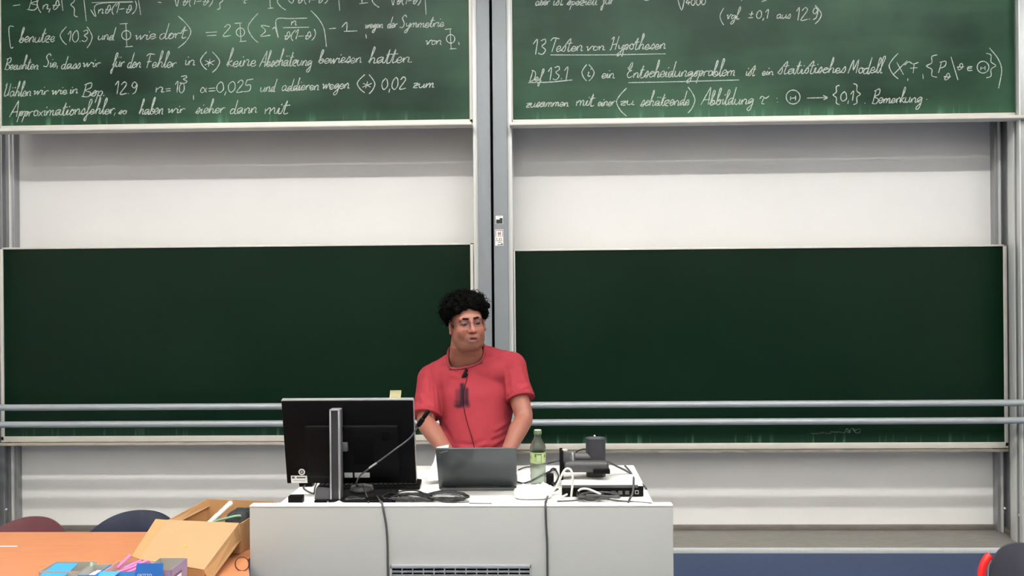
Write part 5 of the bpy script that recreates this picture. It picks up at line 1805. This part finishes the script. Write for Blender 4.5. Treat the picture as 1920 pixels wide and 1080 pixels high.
stamp(soft_rect(862.5, 870.5, 718, 762, 0.8), 1.0)
stamp(soft_rect(854, 864, 730, 752, 1.5), 0.62)
stamp(soft_rect(871.5, 878.5, 727, 760, 0.8), 0.95)
stamp(soft_rect(866, 874, 724, 752, 1.5), 0.5)
stamp(np.exp(-(((PXs - 860) / 9) ** 2 + ((PYs - 761) / 5) ** 2) ** 2), 0.9)
stamp(np.exp(-(((PXs - 877) / 5) ** 2 + ((PYs - 760) / 5) ** 2) ** 2), 0.7)
stamp(soft_rect(852, 880, 751, 757, 1.2), 0.85)
paint(sme, 'tint', rgb)
M_shirt = mat('red_cotton', (144, 47, 56), 0.85, attr='tint', var=0.06, vscale=30, bump=0.06, bscale=500, spec=0.2)
M_hem = mat('red_cotton_hem', (144, 47, 56), 0.85, var=0.06, vscale=30, bump=0.06, bscale=500, spec=0.2)
shirt = link_mesh('t_shirt', sme, M_shirt, man)
shirt['label'] = 'coral red short sleeved t-shirt with a dark faded print'
for cf in CUFFS:
    MB().tube(catmull(cf, 1) if False else cf, [0.0625, 0.0660, 0.0705, 0.0690, 0.0675, 0.0600], 28, cap=False).build('sleeve_hem', M_hem, shirt, angle=60)
if len(loopv) > 20:
    lp = loopv[::6]
    lp = [Vector(p) for p in lp]
    for _ in range(6):
        lp = [(lp[i - 1] + lp[i] * 2 + lp[(i + 1) % len(lp)]) / 4 for i in range(len(lp))]
    cn = sum(lp, Vector()) / len(lp)
    MB().tube([p + ((p - cn).normalized() * 0.0015) for p in catmull(lp, 3, True)] + [lp[0]], 0.0060, 12).build('collar', mat('red_ribbed_collar', (124, 38, 46), 0.85), shirt, angle=180)
print('collar loop', len(loopv), 'body verts', len(bme.vertices), 'shirt verts', len(sme.vertices))

# ---- trousers and shoes (hidden by the desk from here)
tr_ = MB()
tr_.sweep([((hz_.x, 4.60, 0.97), (0.172, 0, 0), (0, 0.14, 0)), ((hz_.x, 4.60, 0.90), (0.176, 0, 0), (0, 0.138, 0)), ((hz_.x, 4.60, 0.80), (0.172, 0, 0), (0, 0.125, 0))])
for s in (-1, 1):
    hx = hz_.x + s * 0.09
    tr_.sweep([((hx, 4.60, 0.88), (0.095, 0, 0), (0, 0.11, 0)), ((hx, 4.60, 0.70), (0.090, 0, 0), (0, 0.096, 0)), ((hx, 4.59, 0.48), (0.072, 0, 0), (0, 0.076, 0)),
               ((hx, 4.60, 0.28), (0.068, 0, 0), (0, 0.072, 0)), ((hx, 4.62, 0.075), (0.070, 0, 0), (0, 0.075, 0))])
link_mesh('trousers', remeshed(tr_, 0.008, 4), mat('dark_denim', (44, 52, 74), 0.85, bump=0.1), man)
for s in (-1, 1):
    hx = hz_.x + s * 0.09
    sh_ = MB()
    sh_.ellipsoid((hx, 4.565, 0.045), (0.050, 0.135, 0.043)); sh_.box(hx - 0.047, hx + 0.047, 4.435, 4.70, 0.002, 0.03, 0.012)
    link_mesh('shoe', remeshed(sh_, 0.006, 3), mat('dark_shoe_leather', (40, 34, 32), 0.5), man)

# ---- glasses
gl = thing('eyeglasses', HM @ Vector((0, -0.11, 0.008)), 'thin metal rimmed eyeglasses worn by the man', 'glasses')
M_gm = mat('glasses_metal', (70, 54, 56), 0.45, metal=0.3)
for s in (-1, 1):
    ring = []
    for k in range(28):
        a = 2 * math.pi * k / 28
        x = 0.0245 * math.copysign(abs(math.cos(a)) ** 0.75, math.cos(a)); z = 0.0150 * math.copysign(abs(math.sin(a)) ** 0.75, math.sin(a))
        xx = s * 0.0335 + x
        ring.append(HM @ Vector((xx, -0.1125 + 4.5 * xx * xx, 0.008 + z)))
    MB().tube(ring + [ring[0], ring[1]], 0.0011, 6).build('rim', M_gm, gl)
    MB().add(ring, [tuple(range(28))]).build('lens', mat('lens_glass', (236, 238, 240), 0.2, alpha=0.012, spec=0.02), gl, smooth=False)
    MB().tube(catmull([HM @ Vector((s * 0.058, -0.098, 0.014)), HM @ Vector((s * 0.070, -0.088, 0.014)), HM @ Vector((s * 0.079, -0.045, 0.012)), HM @ Vector((s * 0.082, 0.0, 0.012)), HM @ Vector((s * 0.082, 0.02, 0.0))], 5), 0.0013, 6).build('temple', M_gm, gl)
MB().tube(catmull([HM @ Vector((-0.0095, -0.1125, 0.012)), HM @ Vector((0, -0.1145, 0.0155)), HM @ Vector((0.0095, -0.1125, 0.012))], 5), 0.0012, 6).build('bridge', M_gm, gl)

# ---- clip-on microphone with its cable down the shirt front
from mathutils.bvhtree import BVHTree
sv = [Vector(p) for p in sc]
tree = BVHTree.FromPolygons(sv, [tuple(p.vertices) for p in sme.polygons])


def on_shirt(px, py, lift):
    d = (W(px, py, 4.5) - cam_o).normalized()
    h = tree.ray_cast(cam_o, d)
    return (h[0] if h[0] is not None else W(px, py, 4.45)) - d * lift


cm = thing('clip_microphone', on_shirt(872, 700, 0.01), 'small black clip microphone with cable on the t-shirt front', 'microphone')
MB().tube([on_shirt(868, 706, 0.012), on_shirt(872, 700, 0.014), on_shirt(875, 693, 0.012)], [0.006, 0.008, 0.007], 12).build('capsule', M_black, cm)
MB().tube([on_shirt(866, 707, 0.006), on_shirt(872, 705, 0.008), on_shirt(877, 702, 0.006)], [0.004, 0.006, 0.004], 8).build('clip', M_black, cm)
MB().tube(catmull([on_shirt(a, b_, 0.003) for a, b_ in ((876, 705), (875, 712), (872, 722), (869, 735), (869, 750), (870, 765), (874, 785), (880, 805), (886, 825), (890, 842), (893, 856))], 4), 0.0016, 6).build('cable', mat('dark_red_wire', (34, 12, 17), 0.7, spec=0.1), cm)
